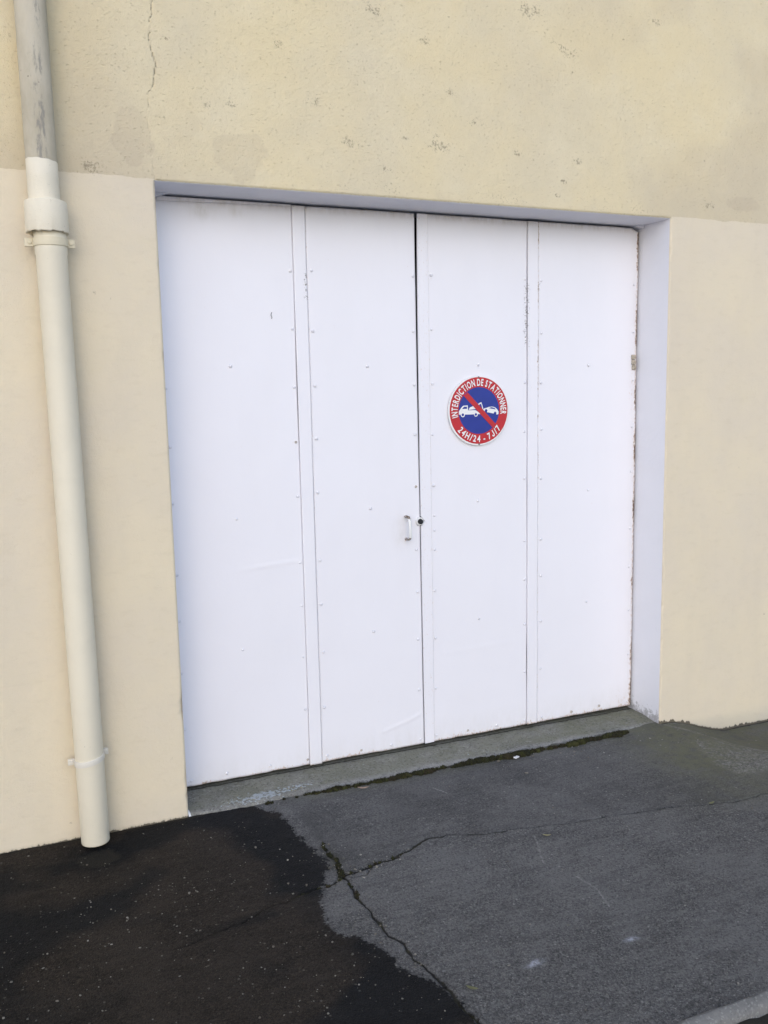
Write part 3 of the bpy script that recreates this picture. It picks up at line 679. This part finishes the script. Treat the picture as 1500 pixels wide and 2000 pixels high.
def sheet(name, x0, x1, z0, z1, y, mat, parent, seed, wav=0.0016, thick=0.028, dx=0.006, dz=0.008, x1b=None, edge=0.0):
    """a hanging metal sheet between two x limits; z0 / z1 are functions of x; x1b: right limit at the foot"""
    nx = max(4, int((x1 - x0) / dx) + 1); nz = 290
    u = np.linspace(0, 1, nx); v = np.linspace(0, 1, nz)
    U, V = np.meshgrid(u, v, indexing='ij')
    xr = x1 if x1b is None else x1b + (x1 - x1b) * V
    X = x0 + (xr - x0) * U
    zb = z0(X) + edge * (fbm(X * 22, X * 0, seed + 5, 3) - 0.5); zt = z1(X)
    Z = zb + (zt - zb) * V
    Yv = y + (fbm(X * 3.2, Z * 2.0, seed, 3) - 0.5) * wav * 2
    Yv = Yv + 0.0008 * (vn(Z * 4, X * 0 + seed, seed) - 0.5) * np.exp(-np.minimum(U, 1 - U) / 0.06) * 4
    if seed == 1:
        d, _ = polyd(X, Z, [(0.20, 0.795), (0.36, 0.806), (0.548, 0.818)])
        Yv = Yv - 0.0016 * np.exp(-(d / 0.006) ** 2) * sstep(0.20, 0.4, X)
    if seed == 2:
        d, _ = polyd(X, Z, [(0.90, 0.02), (1.0, 0.045), (1.08, 0.07)])
        Yv = Yv - 0.002 * np.exp(-(d / 0.006) ** 2)
    if seed == 3:
        d, _ = polyd(X, Z, [(1.20, 0.33), (1.40, 0.335), (1.60, 0.34)])
        Yv = Yv - 0.0006 * np.exp(-(d / 0.01) ** 2)
    return grid(name, np.stack([X, Yv, Z], -1), mat, parent, door_attrs(X, Z), skirt=(0, thick, 0))
top_ = lambda g_: (lambda x: H - g_ + 0.004 * (fbm(np.asarray(x) * 5, np.asarray(x) * 0, 9, 2) - 0.5))
def dtop(x):
    x = np.asarray(x, float)
    t = H - 0.0085 + 0.004 * (fbm(x * 5, x * 0, 9, 2) - 0.5)
    t = np.where(x < 0.088, np.minimum(t, 2.205 + (x - 0.0) * 0.22), t)
    return np.where(x > 2.19, np.minimum(t, 2.224 - (x - 2.19) * 0.40), t)
SPEC = [  # x0, x1 at the top, x1 at the foot, rivet columns, middle column, extra rivets along the foot
    (0.004, 0.5552, 0.5552, (0.040, 0.542), 0.287, (0.199, 0.382, 0.546, 0.055)),
    (0.6112, 1.0852, 1.0945, (0.629, 1.074), 0.860, (0.633, 0.791, 0.933, 1.078)),
    (1.1446, 1.6343, 1.6343, (1.159, 1.622), 1.382, (1.157, 1.318, 1.47, 1.621)),
    (1.6918, 2.2440, 2.2440, (1.710, 2.222), 1.968, (1.718, 1.888, 2.051, 2.222)),
]
panels = []
for i, (x0, x1, x1b, cols, mid, feet) in enumerate(SPEC):
    p = sheet('door_panel', x0, x1, bot, dtop, D + 0.002, DOOR, door, i + 1, x1b=x1b, edge=0.005)
    panels.append(p)
    for cx in cols:
        for z in ROWS:
            if i == 0 and cx < 0.1 and z > 1.6: continue
            rivet(p, cx + random.uniform(-.002, .002), z + random.uniform(-.006, .006), D + 0.0008, random.random() < 0.03)
    for z in MID: rivet(p, mid + random.uniform(-.004, .004), z + random.uniform(-.006, .006), D + 0.0005)
    for x in feet: rivet(p, x, float(bot(x)) + 0.024 + random.uniform(-.004, .004), D + 0.0005, random.random() < 0.6)
for z in (0.956, 0.891): rivet(panels[2], 1.161, z, D + 0.0008)
# flat cover strips over the joints
def strip(x0, x1, seed, y, lo, hi):
    return sheet('cover_strip', x0, x1, lambda x: bot(x) + lo, hi, y, DOOR, door, seed, wav=0.0006, thick=0.006, dx=0.004)
strip(0.5558, 0.6088, 11, D - 0.0035, -0.004, dtop)
strip(1.6355, 1.6900, 13, D - 0.0032, 0.0, dtop)
# the middle strip is cut to a V round the lock
bm = bmesh.new()
zt = float(dtop(1.117)); zb = float(bot(1.117))
lv = [(1.0970, zt), (1.0938, 1.84), (1.0933, 1.2), (1.0938, 0.960), (1.1120, 0.937), (1.0938, 0.914), (1.0945, 0.64), (1.0980, zb)]
fr = [(bm.verts.new((x, D - 0.0042, z)), bm.verts.new((1.1428, D - 0.0042, z))) for x, z in lv]
bk = [(bm.verts.new((x, D + 0.004, z)), bm.verts.new((1.1428, D + 0.004, z))) for x, z in lv]
for k in range(len(lv) - 1):
    bm.faces.new((fr[k][0], fr[k][1], fr[k + 1][1], fr[k + 1][0]))
    for q in (0, 1): bm.faces.new((fr[k][q], fr[k + 1][q], bk[k + 1][q], bk[k][q]))
for k in (0, -1): bm.faces.new((fr[k][0], fr[k][1], bk[k][1], bk[k][0]))
o = from_bm('cover_strip', bm, DOOR, door)
va = np.array([v.co[:] for v in o.data.vertices])
for k, val in dict(mold=0.0, rust=0.22, dirt_tone=0.0).items():
    a = o.data.attributes.new(k, 'FLOAT', 'POINT'); a.data.foreach_set('value', [val] * len(va))
# batten under the soffit over the first leaf
o = sheet('top_batten', 0.038, 0.553, lambda x: 2.2065 + 0.018 * (np.asarray(x) - 0.038), lambda x: H - 0.0075 + 0 * np.asarray(x), D - 0.004, DOOR, door, 15, wav=0.0004, thick=0.005, dz=0.004)
# pull handle on the second leaf
bm = bmesh.new()
prof = [(D + 0.001, 0.963), (D - 0.020, 0.962), (D - 0.034, 0.955), (D - 0.038, 0.945), (D - 0.038, 0.883), (D - 0.034, 0.873), (D - 0.020, 0.866), (D + 0.001, 0.865)]
prev = None
for i, (y, z) in enumerate(prof):
    w = 0.0068 if 2 <= i <= 5 else 0.0090
    j = max(0, i - 1); k = min(len(prof) - 1, i + 1)
    ty, tz = prof[k][0] - prof[j][0], prof[k][1] - prof[j][1]; L = math.hypot(ty, tz)
    ny, nzv = -tz / L, ty / L
    ring = [bm.verts.new((1.024 + 0.002 * (z < 0.9) + w * math.cos(a), y + ny * 0.0052 * math.sin(a), z + nzv * 0.0052 * math.sin(a))) for a in np.linspace(0, 2 * math.pi, 12, endpoint=False)]
    if prev:
        for q in range(12): bm.faces.new((prev[q], prev[(q + 1) % 12], ring[(q + 1) % 12], ring[q]))
    prev = ring
hd = from_bm('handle', bm, RUSTY, panels[1], True)
for (hx, hz) in ((1.024, 0.966), (1.026, 0.862)):
    pass
# lock cylinder with its white rose
bm = bmesh.new()
lx, lz = 1.0875, 0.937
def disc(bm, r0, r1, y0, y1, seg=28):
    a = [bm.verts.new((lx + r0 * math.cos(2 * math.pi * k / seg), y0, lz + r0 * math.sin(2 * math.pi * k / seg))) for k in range(seg)]
    b = [bm.verts.new((lx + r1 * math.cos(2 * math.pi * k / seg), y1, lz + r1 * math.sin(2 * math.pi * k / seg))) for k in range(seg)]
    for k in range(seg): bm.faces.new((a[k], b[k], b[(k + 1) % seg], a[(k + 1) % seg]))
    bm.faces.new(a)
disc(bm, 0.0165, 0.0195, D - 0.0085, D + 0.002)
o = from_bm('lock_rose', bm, LOCKW, panels[1])
bm = bmesh.new(); disc(bm, 0.0105, 0.0118, D - 0.0165, D - 0.0084)
box(bm, lx - 0.0012, lx + 0.0012, D - 0.0172, D - 0.0164, lz - 0.006, lz + 0.006)
from_bm('lock_cylinder', bm, BLACK, panels[1])
# old hinge pad on the right-hand stile and the small dark thread on the first leaf
bm = bmesh.new()
for k in range(3):
    box(bm, 2.216 - 0.002 * k, 2.236 - 0.001 * k, D - 0.0065 + 0.001 * k, D + 0.003, 1.572 + 0.024 * k, 1.594 + 0.024 * k, 0.0025)
from_bm('hinge_pad', bm, mat_plain('old_putty', (0.46, 0.41, 0.33), 0.8, 0.2, 0.4, 90), panels[3])
bm = bmesh.new()
pr = None
for x, z in ((0.461, 1.812), (0.4575, 1.806), (0.457, 1.799), (0.4605, 1.793), (0.459, 1.787)):
    ring = [bm.verts.new((x + 0.0011 * math.cos(a), D - 0.001 + 0.0011 * math.sin(a), z)) for a in np.linspace(0, 2 * math.pi, 6, endpoint=False)]
    if pr:
        for q in range(6): bm.faces.new((pr[q], pr[(q + 1) % 6], ring[(q + 1) % 6], ring[q]))
    pr = ring
from_bm('dark_thread', bm, BLACK, panels[0])

# ------------------------------------------------------------------ the sign
SX, SZ, SR = 1.379, 1.403, 0.150
sign = thing('no_parking_sign', 'round red and blue no parking sign with tow truck on white door', 'sign', (SX, D - 0.004, SZ))
def circ(r, n=96, cx=0, cz=0): return [(cx + r * math.cos(2 * math.pi * k / n), cz + r * math.sin(2 * math.pi * k / n)) for k in range(n)]
bm = bmesh.new(); prism(bm, circ(SR), D - 0.010, D - 0.0045, SX, SZ)
es = [e for e in bm.edges if all(abs(v.co.y - (D - 0.010)) < 1e-6 for v in e.verts)]
bmesh.ops.bevel(bm, geom=es, offset=0.0014, segments=2, affect='EDGES')
from_bm('plate', bm, SWHITE, sign)
Y0 = D - 0.010
def layer(name, polys, depth, mat, parent=sign):
    bm = bmesh.new()
    for k_, p_ in enumerate(polys):
        prism(bm, p_, Y0 - depth - 0.00004 * k_, Y0 - depth + 0.00025, SX, SZ)
    bmesh.ops.triangulate(bm, faces=[f for f in bm.faces if len(f.verts) > 4], ngon_method='EAR_CLIP')
    return from_bm(name, bm, mat, parent)
cr_ = (0.0012, 0.0012)
layer('red_ring', [circ(0.1450, 96, *cr_)], 0.0005, SRED)
layer('blue_disc', [circ(0.1015, 80, *cr_)], 0.0009, SBLUE)
# pictogram points measured on the sign: 435 units = the radius
def S(pts):
    return [((x - 742) / 385 * SR, (797 - y) / 433 * SR) for x, y in pts]
def ell(cx, cy, r, n=20):
    (ox, oz), = S([(cx, cy)])
    return circ(r * SR, n, ox, oz)
truck = [S([(489, 838), (486, 800), (500, 776), (530, 738), (546, 726), (600, 724), (604, 786), (604, 838)]),
         S([(602, 786), (698, 786), (772, 838), (602, 838)]),
         S([(611, 781), (628, 750), (724, 716), (742, 742), (694, 774)]),
         S([(716, 716), (770, 690), (778, 694), (779, 702), (736, 726)]),
         S([(769, 700), (778, 697), (799, 774), (789, 776)]),
         ell(537, 840, 0.068), ell(703, 840, 0.064)]
layer('tow_truck', truck, 0.0013, SWHITE)
car = [S([(795, 778), (815, 768), (840, 762), (872, 752), (905, 749), (935, 753), (958, 764), (980, 784), (996, 808), (998, 836), (990, 850), (968, 850), (940, 838), (880, 824), (850, 818), (822, 806), (806, 794)])]
layer('towed_car', car, 0.0013, SWHITE)
dark = [S([(528, 766), (552, 740), (590, 740), (590, 766)]), ell(537, 840, 0.040), ell(703, 840, 0.038),
        ell(835, 797, 0.044), ell(952, 833, 0.044), S([(872, 768), (896, 757), (916, 758), (948, 770), (958, 786), (922, 776)])]
for nm_, p_ in zip(('truck_window', 'wheel_hub', 'wheel_hub', 'wheel_hub', 'wheel_hub', 'car_window'), dark): layer(nm_, [p_], 0.0017, SBLUE)
slash = S([(548, 604), (596, 560), (968, 980), (926, 1022)])
layer('red_slash', [slash], 0.0021, SRED)
# lettering round the ring
def glyph(ch):
    cu = bpy.data.curves.new('glyph', 'FONT'); cu.body = ch; cu.size = 1.0; cu.offset = 0.028; cu.resolution_u = 3
    o = bpy.data.objects.new('glyph', cu); COL.objects.link(o)
    bpy.context.view_layer.update()
    dg = bpy.context.evaluated_depsgraph_get()
    me = bpy.data.meshes.new_from_object(o.evaluated_get(dg))
    v = np.array([x.co[:2] for x in me.vertices]).reshape(-1, 2); f_ = [tuple(p.vertices) for p in me.polygons]
    bpy.data.objects.remove(o); bpy.data.curves.remove(cu); bpy.data.meshes.remove(me)
    return v, f_
GL = {}
LV, LF = [], []
def put(text, a_start, a_end, r_mid, hgt, outward, wid=1.0):
    n = len(text)
    wd = []
    for ch in text:
        if ch == 'J' and ch not in GL:
            jv = [(0.31, 0.72), (0.46, 0.72), (0.46, 0.22), (0.42, 0.08), (0.30, -0.02), (0.16, -0.02), (0.03, 0.06), (0.0, 0.24), (0.15, 0.24), (0.18, 0.14), (0.25, 0.12), (0.31, 0.20), (0.31, 0.56), (0.31, 0.64)]
            GL[ch] = (np.array(jv), [(0, 1, 12, 13), (1, 2, 11, 12), (2, 3, 10, 11), (3, 4, 10), (4, 5, 9, 10), (5, 6, 9), (6, 7, 8, 9)])
        if ch not in GL: GL[ch] = glyph(ch) if ch != ' ' else (np.zeros((0, 2)), [])
        v = GL[ch][0]
        wd.append(0.30 if ch == ' ' else (v[:, 0].max() - v[:, 0].min()) + 0.17)
    tot = sum(wd); a = a_start
    for ch, w_ in zip(text, wd):
        da = (a_end - a_start) * w_ / tot
        am = a + da / 2; a += da
        v, fs = GL[ch]
        if not len(v): continue
        cap = 0.70
        sc = hgt / cap
        sx = abs(da) * r_mid / w_ 
        x = (v[:, 0] - (v[:, 0].max() + v[:, 0].min()) / 2) * sx
        y = (v[:, 1] - cap / 2) * sc
        ur = np.array([math.cos(am), math.sin(am)]); ut = np.array([math.sin(am), -math.cos(am)])
        if not outward: ur, ut = -ur, -ut
        base = np.array([math.cos(am), math.sin(am)]) * r_mid + np.array(cr_)
        q = base + np.outer(x, ut) + np.outer(y, ur)
        off = len(LV)
        LV.extend((SX + a_, Y0 - 0.0026, SZ + b_) for a_, b_ in q)
        LF.extend(tuple(i + off for i in f_) for f_ in fs)
put('INTERDICTION DE STATIONNER', math.radians(194), math.radians(-10), 0.1225, 0.0285, True)
put('24H/24 - 7J/7', math.radians(216), math.radians(325), 0.1225, 0.0275, False)
me = bpy.data.meshes.new('lettering'); me.from_pydata(LV, [], LF); me.update()
bm = bmesh.new(); bm.from_mesh(me)
for f_ in bm.faces:
    f_.normal_update()
    if f_.normal.y > 0: f_.normal_flip()
bm.to_mesh(me); bm.free()
link('lettering', me, SWHITE, sign)['kind'] = 'stuff'
for dz in (0.1455, -0.1455):
    bm = bmesh.new()
    lx, lz = SX + 0.001, SZ + dz
    disc(bm, 0.0030, 0.0044, Y0 - 0.003, Y0, 14)
    from_bm('screw', bm, mat_plain('screw_steel', (0.16, 0.15, 0.14), 0.4, 0.5), sign)

# ------------------------------------------------------------------ the downpipe
pipe = thing('downpipe', 'cream painted rain downpipe on the wall left of the garage door, bare grey above', 'downpipe', (-0.345, -0.068, -0.07))
PY = -0.066
axU = lambda z: (-0.3675 + 0.002 * (2.8 - z) / 0.6, PY)
axL = lambda z: (-0.3435 - 0.0058 * (z + 0.06), PY)
# bare grey upper pipe, split off at the paint edge
zz = np.linspace(2.244, 4.55, 160); aa = np.linspace(0, 2 * math.pi, 49)
Za, Aa = np.meshgrid(zz, aa, indexing='ij')
pc = np.array([axU(z)[0] for z in zz])[:, None]
Zc = Za - 0.004 * np.cos(Aa) * (Za < 2.27)
rr = 0.0478 + (fbm(Aa * 2, Za * 8, 121, 3) - 0.5) * 0.0012
strk = np.exp(-((Aa - 1.5 * math.pi - 0.05) / 0.42) ** 2) * sstep(0.3, 0.6, fbm(Aa * 3, Za * 2.2, 122, 3) + 0.17)
grid('grey_pipe', np.stack([pc + rr * np.cos(Aa), PY + rr * np.sin(Aa), Zc], -1), GREYP, pipe, {'streak': strk}, flip=True)
bm = bmesh.new()
lathe(bm, [(0.0476, 2.10), (0.0484, 2.105), (0.0486, 2.14), (0.0484, 2.19), (0.0483, 2.247), (0.0474, 2.2475)], axU, wob=lambda i, a: (-0.004 * math.cos(a) + 0.0008 * math.sin(9 * a)) * (i >= 4))
from_bm('painted_neck', bm, CREAMR, pipe, True)
bm = bmesh.new()
axC = lambda z: (-0.3625, PY)
bw = lambda i, a: (0.0012 * math.sin(5 * a + 1) + 0.0016 * math.sin(13 * a) + 0.0014 * math.sin(23 * a + 2)) if i in (0, 1, 2) else (0.001 * math.sin(4 * a) if i >= 5 else 0)
lathe(bm, [(0.050, 2.034), (0.060, 2.026), (0.0655, 2.0245), (0.0664, 2.028), (0.0663, 2.07), (0.0655, 2.119), (0.0640, 2.1225), (0.0510, 2.124), (0.0480, 2.130)], axC, seg=72, wob=bw)
from_bm('socket_collar', bm, CREAMR, pipe, True)
bm = bmesh.new()
lathe(bm, [(0.0415, -0.02), (0.0452, -0.063), (0.0475, -0.0655), (0.0484, -0.062), (0.0484, 0.5), (0.0486, 1.2), (0.0485, 1.955), (0.0503, 1.962), (0.0505, 2.035), (0.047, 2.04)], axL, seg=64)
from_bm('lower_pipe', bm, CREAM, pipe, True)
def clip(z, rad, hgt, tilt, cx, ear, mat, eary):
    def pt(a, r, dz):
        x = r * math.cos(a)
        return (cx + x, PY + r * math.sin(a), z + dz + x * math.tan(tilt))
    bm = bmesh.new()
    rows = []
    for r, dz in ((rad, -hgt / 2), (rad + 0.003, -hgt / 2 + 0.0008), (rad + 0.0036, 0), (rad + 0.003, hgt / 2 - 0.0008), (rad, hgt / 2)):
        rows.append([bm.verts.new(pt(a, r, dz)) for a in np.linspace(0, 2 * math.pi, 64, endpoint=False)])
    for i in range(4):
        for k in range(64): bm.faces.new((rows[i][k], rows[i][(k + 1) % 64], rows[i + 1][(k + 1) % 64], rows[i + 1][k]))
    for s in (-1, 1):
        xm = cx + s * (rad + ear / 2); zc = z + s * (rad + ear / 2) * math.tan(tilt)
        box(bm, xm - ear / 2 - 0.004, xm + ear / 2, eary - 0.004, eary + 0.003, zc - hgt / 2 - 0.0005, zc + hgt / 2 + 0.0005, 0.001)
        box(bm, xm - ear / 2 - 0.004, xm + ear / 2 - 0.002, eary + 0.0045, eary + 0.009, zc - hgt / 2, zc + hgt / 2, 0.001)
    box(bm, cx - 0.006, cx + 0.006, PY + rad - 0.002, 0.01, z - 0.006, z + 0.006)
    c = from_bm('pipe_clip', bm, mat, pipe)
    for s in (-1, 1):
        xm = cx + s * (rad + ear / 2 + 0.001); zc = z + s * (rad + ear / 2) * math.tan(tilt)
        bm = bmesh.new()
        for r0, y0, r1, y1 in ((0.0062, eary - 0.004, 0.0058, eary - 0.0085),):
            a_ = [bm.verts.new((xm + r0 * math.cos(k * math.pi / 3 + .3), y0, zc + r0 * math.sin(k * math.pi / 3 + .3))) for k in range(6)]
            b_ = [bm.verts.new((xm + r1 * math.cos(k * math.pi / 3 + .3), y1, zc + r1 * math.sin(k * math.pi / 3 + .3))) for k in range(6)]
            for k in range(6): bm.faces.new((a_[k], a_[(k + 1) % 6], b_[(k + 1) % 6], b_[k]))
            bm.faces.new(b_)
        from_bm('bolt', bm, mat, c)
clip(1.996, 0.0507, 0.026, 0.0, -0.3555, 0.024, CLIP, PY + 0.006)
clip(0.242, 0.0485, 0.020, math.radians(9), -0.3453, 0.018, CLIPW, PY + 0.02)

# ------------------------------------------------------------------ moss, grit, leaves
def poly_at(pts, t):
    n = len(pts) - 1; s = min(int(t * n), n - 1); f_ = t * n - s
    return (pts[s][0] * (1 - f_) + pts[s + 1][0] * f_, pts[s][1] * (1 - f_) + pts[s + 1][1] * f_)
MV, MF = [], []
def tuft(x, y, z, h, r):
    a = random.random() * 6.28; lean = random.uniform(0, 0.8)
    tip = (x + h * lean * math.cos(a), y + h * lean * math.sin(a), z + h)
    o = len(MV)
    for k in range(3):
        b = a + k * 2.094
        MV.append((x + r * math.cos(b), y + r * math.sin(b), z - 0.001))
    MV.append(tip); MF.extend(((o, o + 1, o + 3), (o + 1, o + 2, o + 3), (o + 2, o, o + 3)))
def mound(cx, cy, rx_, ry_, h, n):
    gz = float(ground_z(cx, cy))
    o = len(MV); K = 12; ph = random.random() * 6
    for j, (q, zq) in enumerate(((1.0, -0.004), (0.85, 0.45), (0.5, 0.85), (0.0, 1.0))):
        for k in range(K if q else 1):
            a = k * 2 * math.pi / K; w_ = q * (0.8 + 0.25 * math.sin(3 * a + ph) + 0.12 * random.random())
            MV.append((cx + rx_ * w_ * math.cos(a), cy + ry_ * w_ * math.sin(a), gz + h * zq * (0.85 + 0.3 * random.random()) if j else gz - 0.004))
    for j in range(2):
        for k in range(K): MF.append((o + j * K + k, o + j * K + (k + 1) % K, o + (j + 1) * K + (k + 1) % K, o + (j + 1) * K + k))
    for k in range(K): MF.append((o + 2 * K + k, o + 2 * K + (k + 1) % K, o + 3 * K))
    for _ in range(n):
        a = random.random() * 6.28; q = math.sqrt(random.random())
        tuft(cx + rx_ * q * math.cos(a), cy + ry_ * q * math.sin(a), gz + h * (1 - q * q) * 0.9, random.uniform(0.003, 0.009), random.uniform(0.0012, 0.0026))
LINE = [(0.30, -0.010), (0.50, -0.012), (0.6, -0.014), (0.7, -0.014), (0.8, -0.016), (0.95, -0.014), (1.15, -0.016), (1.32, -0.016), (1.42, -0.020), (1.58, -0.022), (1.75, -0.022), (1.95, -0.020), (2.04, -0.016)]
for k in range(300):
    t = random.random(); x, y = poly_at(LINE, t)
    big_ = np.interp(x, [0.3, 0.5, 0.6, 0.8, 1.1, 1.3, 1.45, 1.65, 1.9, 2.04], [0.2, 0.35, 0.8, 0.85, 0.75, 1.1, 1.3, 0.9, 1.4, 0.5]) * random.choice((0.3, 0.4, 0.5, 0.7, 0.9, 1.1)) * (0.35 + 1.0 * float(vn(x * 9, 0.3, 77)))
    if random.random() > big_ + 0.25: continue
    mound(x, y + random.uniform(-0.009, 0.006), 0.020 * big_ + 0.006, 0.012 * big_ + 0.003, 0.012 * big_ + 0.004, int(50 * big_) + 10)
for (x, y, n) in ((1.95, -0.03, 3), (1.72, -0.035, 3), (1.45, -0.03, 5), (1.40, -0.035, 3)):
    for _ in range(n): mound(x + random.uniform(-.06, .06), y + random.uniform(-.008, .006), 0.035, 0.018, 0.02, 90)
for pts, n, s in ((C0, 20, 0.45), (C1[:3], 7, 0.4), (C2[:5], 9, 0.35), (C3[:4], 5, 0.3), ([(0.36, -0.65), (0.39, -0.60)], 7, 0.6)):
    for _ in range(n):
        x, y = poly_at(pts, random.random())
        mound(x + random.uniform(-.004, .004), y + random.uniform(-.004, .004), 0.009 * s + 0.003, 0.009 * s + 0.003, 0.003 * s, int(12 * s))
me = bpy.data.meshes.new('moss'); me.from_pydata(MV, [], MF); me.update()
ms = link('moss', me, MOSS)
tag(ms, 'dark green moss along the foot of the concrete sill and in the cracks', kind='stuff')

GV, GF = [], []
ico = [(0, 0, 1), (0.894, 0, 0.447), (0.276, 0.851, 0.447), (-0.724, 0.526, 0.447), (-0.724, -0.526, 0.447), (0.276, -0.851, 0.447), (0.6, 0.5, -0.4), (-0.3, 0.8, -0.4), (-0.8, 0, -0.4), (-0.3, -0.8, -0.4), (0.6, -0.5, -0.4)]
icf = [(0, 1, 2), (0, 2, 3), (0, 3, 4), (0, 4, 5), (0, 5, 1), (1, 6, 2), (2, 7, 3), (3, 8, 4), (4, 9, 5), (5, 10, 1), (2, 6, 7), (3, 7, 8), (4, 8, 9), (5, 9, 10), (1, 10, 6)]
def stone(x, y, r):
    z = float(ground_z(x, y)); o = len(GV); a = random.random() * 6.28; sx, sy, sz = r * random.uniform(.7, 1.4), r * random.uniform(.6, 1.1), r * random.uniform(.4, .8)
    ca, sa = math.cos(a), math.sin(a)
    for p_ in ico:
        q = 1 + random.uniform(-.2, .2); px, py2 = p_[0] * sx * q, p_[1] * sy * q
        GV.append((x + px * ca - py2 * sa, y + px * sa + py2 * ca, z + p_[2] * sz * q + sz * 0.3))
    GF.extend(tuple(i + o for i in t) for t in icf)
for _ in range(1500):
    sx__, sy__ = random.uniform(-0.75, 0.45), random.uniform(-1.6, -0.02)
    if random.random() > (0.25 if sy__ > -0.45 else 0.9 if sx__ < 0.15 else 0.6): continue
    stone(sx__, sy__, min(0.0048, 0.0012 + random.expovariate(1000)))
for _ in range(650):
    stone(random.uniform(0.3, 3.0), random.uniform(-1.6, -0.03), min(0.0045, 0.001 + random.expovariate(1200)))
for _ in range(160):
    stone(random.gauss(1.85, 0.35), -abs(random.gauss(0.02, 0.14)) - 0.02, 0.0012 + random.expovariate(800))
for _ in range(90):
    x, y = poly_at(C0 if random.random() < .4 else C2[:5], random.random()); stone(x + random.gauss(0, .02), y + random.gauss(0, .02), 0.0014 + random.expovariate(700))
me = bpy.data.meshes.new('grit'); me.from_pydata(GV, [], GF); me.update()
gt = link('grit', me, GRIT)
tag(gt, 'loose pale grit scattered over the asphalt', kind='stuff')

def leaf(name, x, y, L, wd, ang, mat, label, cat, grp=None, curl=0.25):
    bm = bmesh.new(); n = 9; rows = []
    for i in range(n):
        t = i / (n - 1); w = wd * math.sin(math.pi * min(1, t * 0.92 + 0.06)) ** 0.8
        row = []
        for s in (-1, -0.5, 0, 0.5, 1):
            row.append(bm.verts.new(((t - 0.5) * L, s * w / 2, 0.003 + abs(s) * w * curl + L * 0.14 * (2 * t - 1) ** 2)))
        rows.append(row)
    for i in range(n - 1):
        for k in range(4): bm.faces.new((rows[i][k], rows[i + 1][k], rows[i + 1][k + 1], rows[i][k + 1]))
    bmesh.ops.recalc_face_normals(bm, faces=bm.faces)
    me = bpy.data.meshes.new(name); bm.to_mesh(me); bm.free()
    me.polygons.foreach_set('use_smooth', [True] * len(me.polygons))
    o = link(name, me, mat); o.location = (x, y, float(ground_z(x, y)) + 0.001); o.rotation_euler = (0.1, 0.05, ang)
    md = o.modifiers.new('thickness', 'SOLIDIFY'); md.thickness = 0.0006
    return tag(o, label, cat, grp)
G_ = 'small dry leaves lying on the asphalt'
leaf('fallen_leaf', 0.487, -1.305, 0.034, 0.013, math.radians(128), LEAF, 'olive green leaf lying near the edge of the wet patch', 'leaf', G_)
leaf('fallen_leaf', 1.140, -0.690, 0.030, 0.009, math.radians(140), LEAFY, 'narrow yellowish leaf beside the long crack in the pavement', 'leaf', G_)
leaf('fallen_leaf', 0.690, -0.055, 0.046, 0.010, math.radians(-12), LEAFP, 'pinkish brown dry leaf at the foot of the mossy sill', 'leaf', G_)
leaf('fallen_leaf', 1.860, -0.742, 0.034, 0.010, math.radians(10), LEAF, 'small green leaf at the far right end of the crack', 'leaf', G_)
bm = bmesh.new(); box(bm, -0.012, 0.012, -0.008, 0.008, 0, 0.006, 0.002)
for v in bm.verts: v.co += Vector((random.uniform(-.003, .003), random.uniform(-.002, .002), random.uniform(0, .002)))
o = from_bm('paper_scrap', bm, PAPER); o.location = (1.415, -0.052, float(ground_z(1.415, -0.052)) + 0.002); o.rotation_euler = (0, 0, 0.3)
tag(o, 'tiny white scrap of litter by the moss under the door', 'litter')
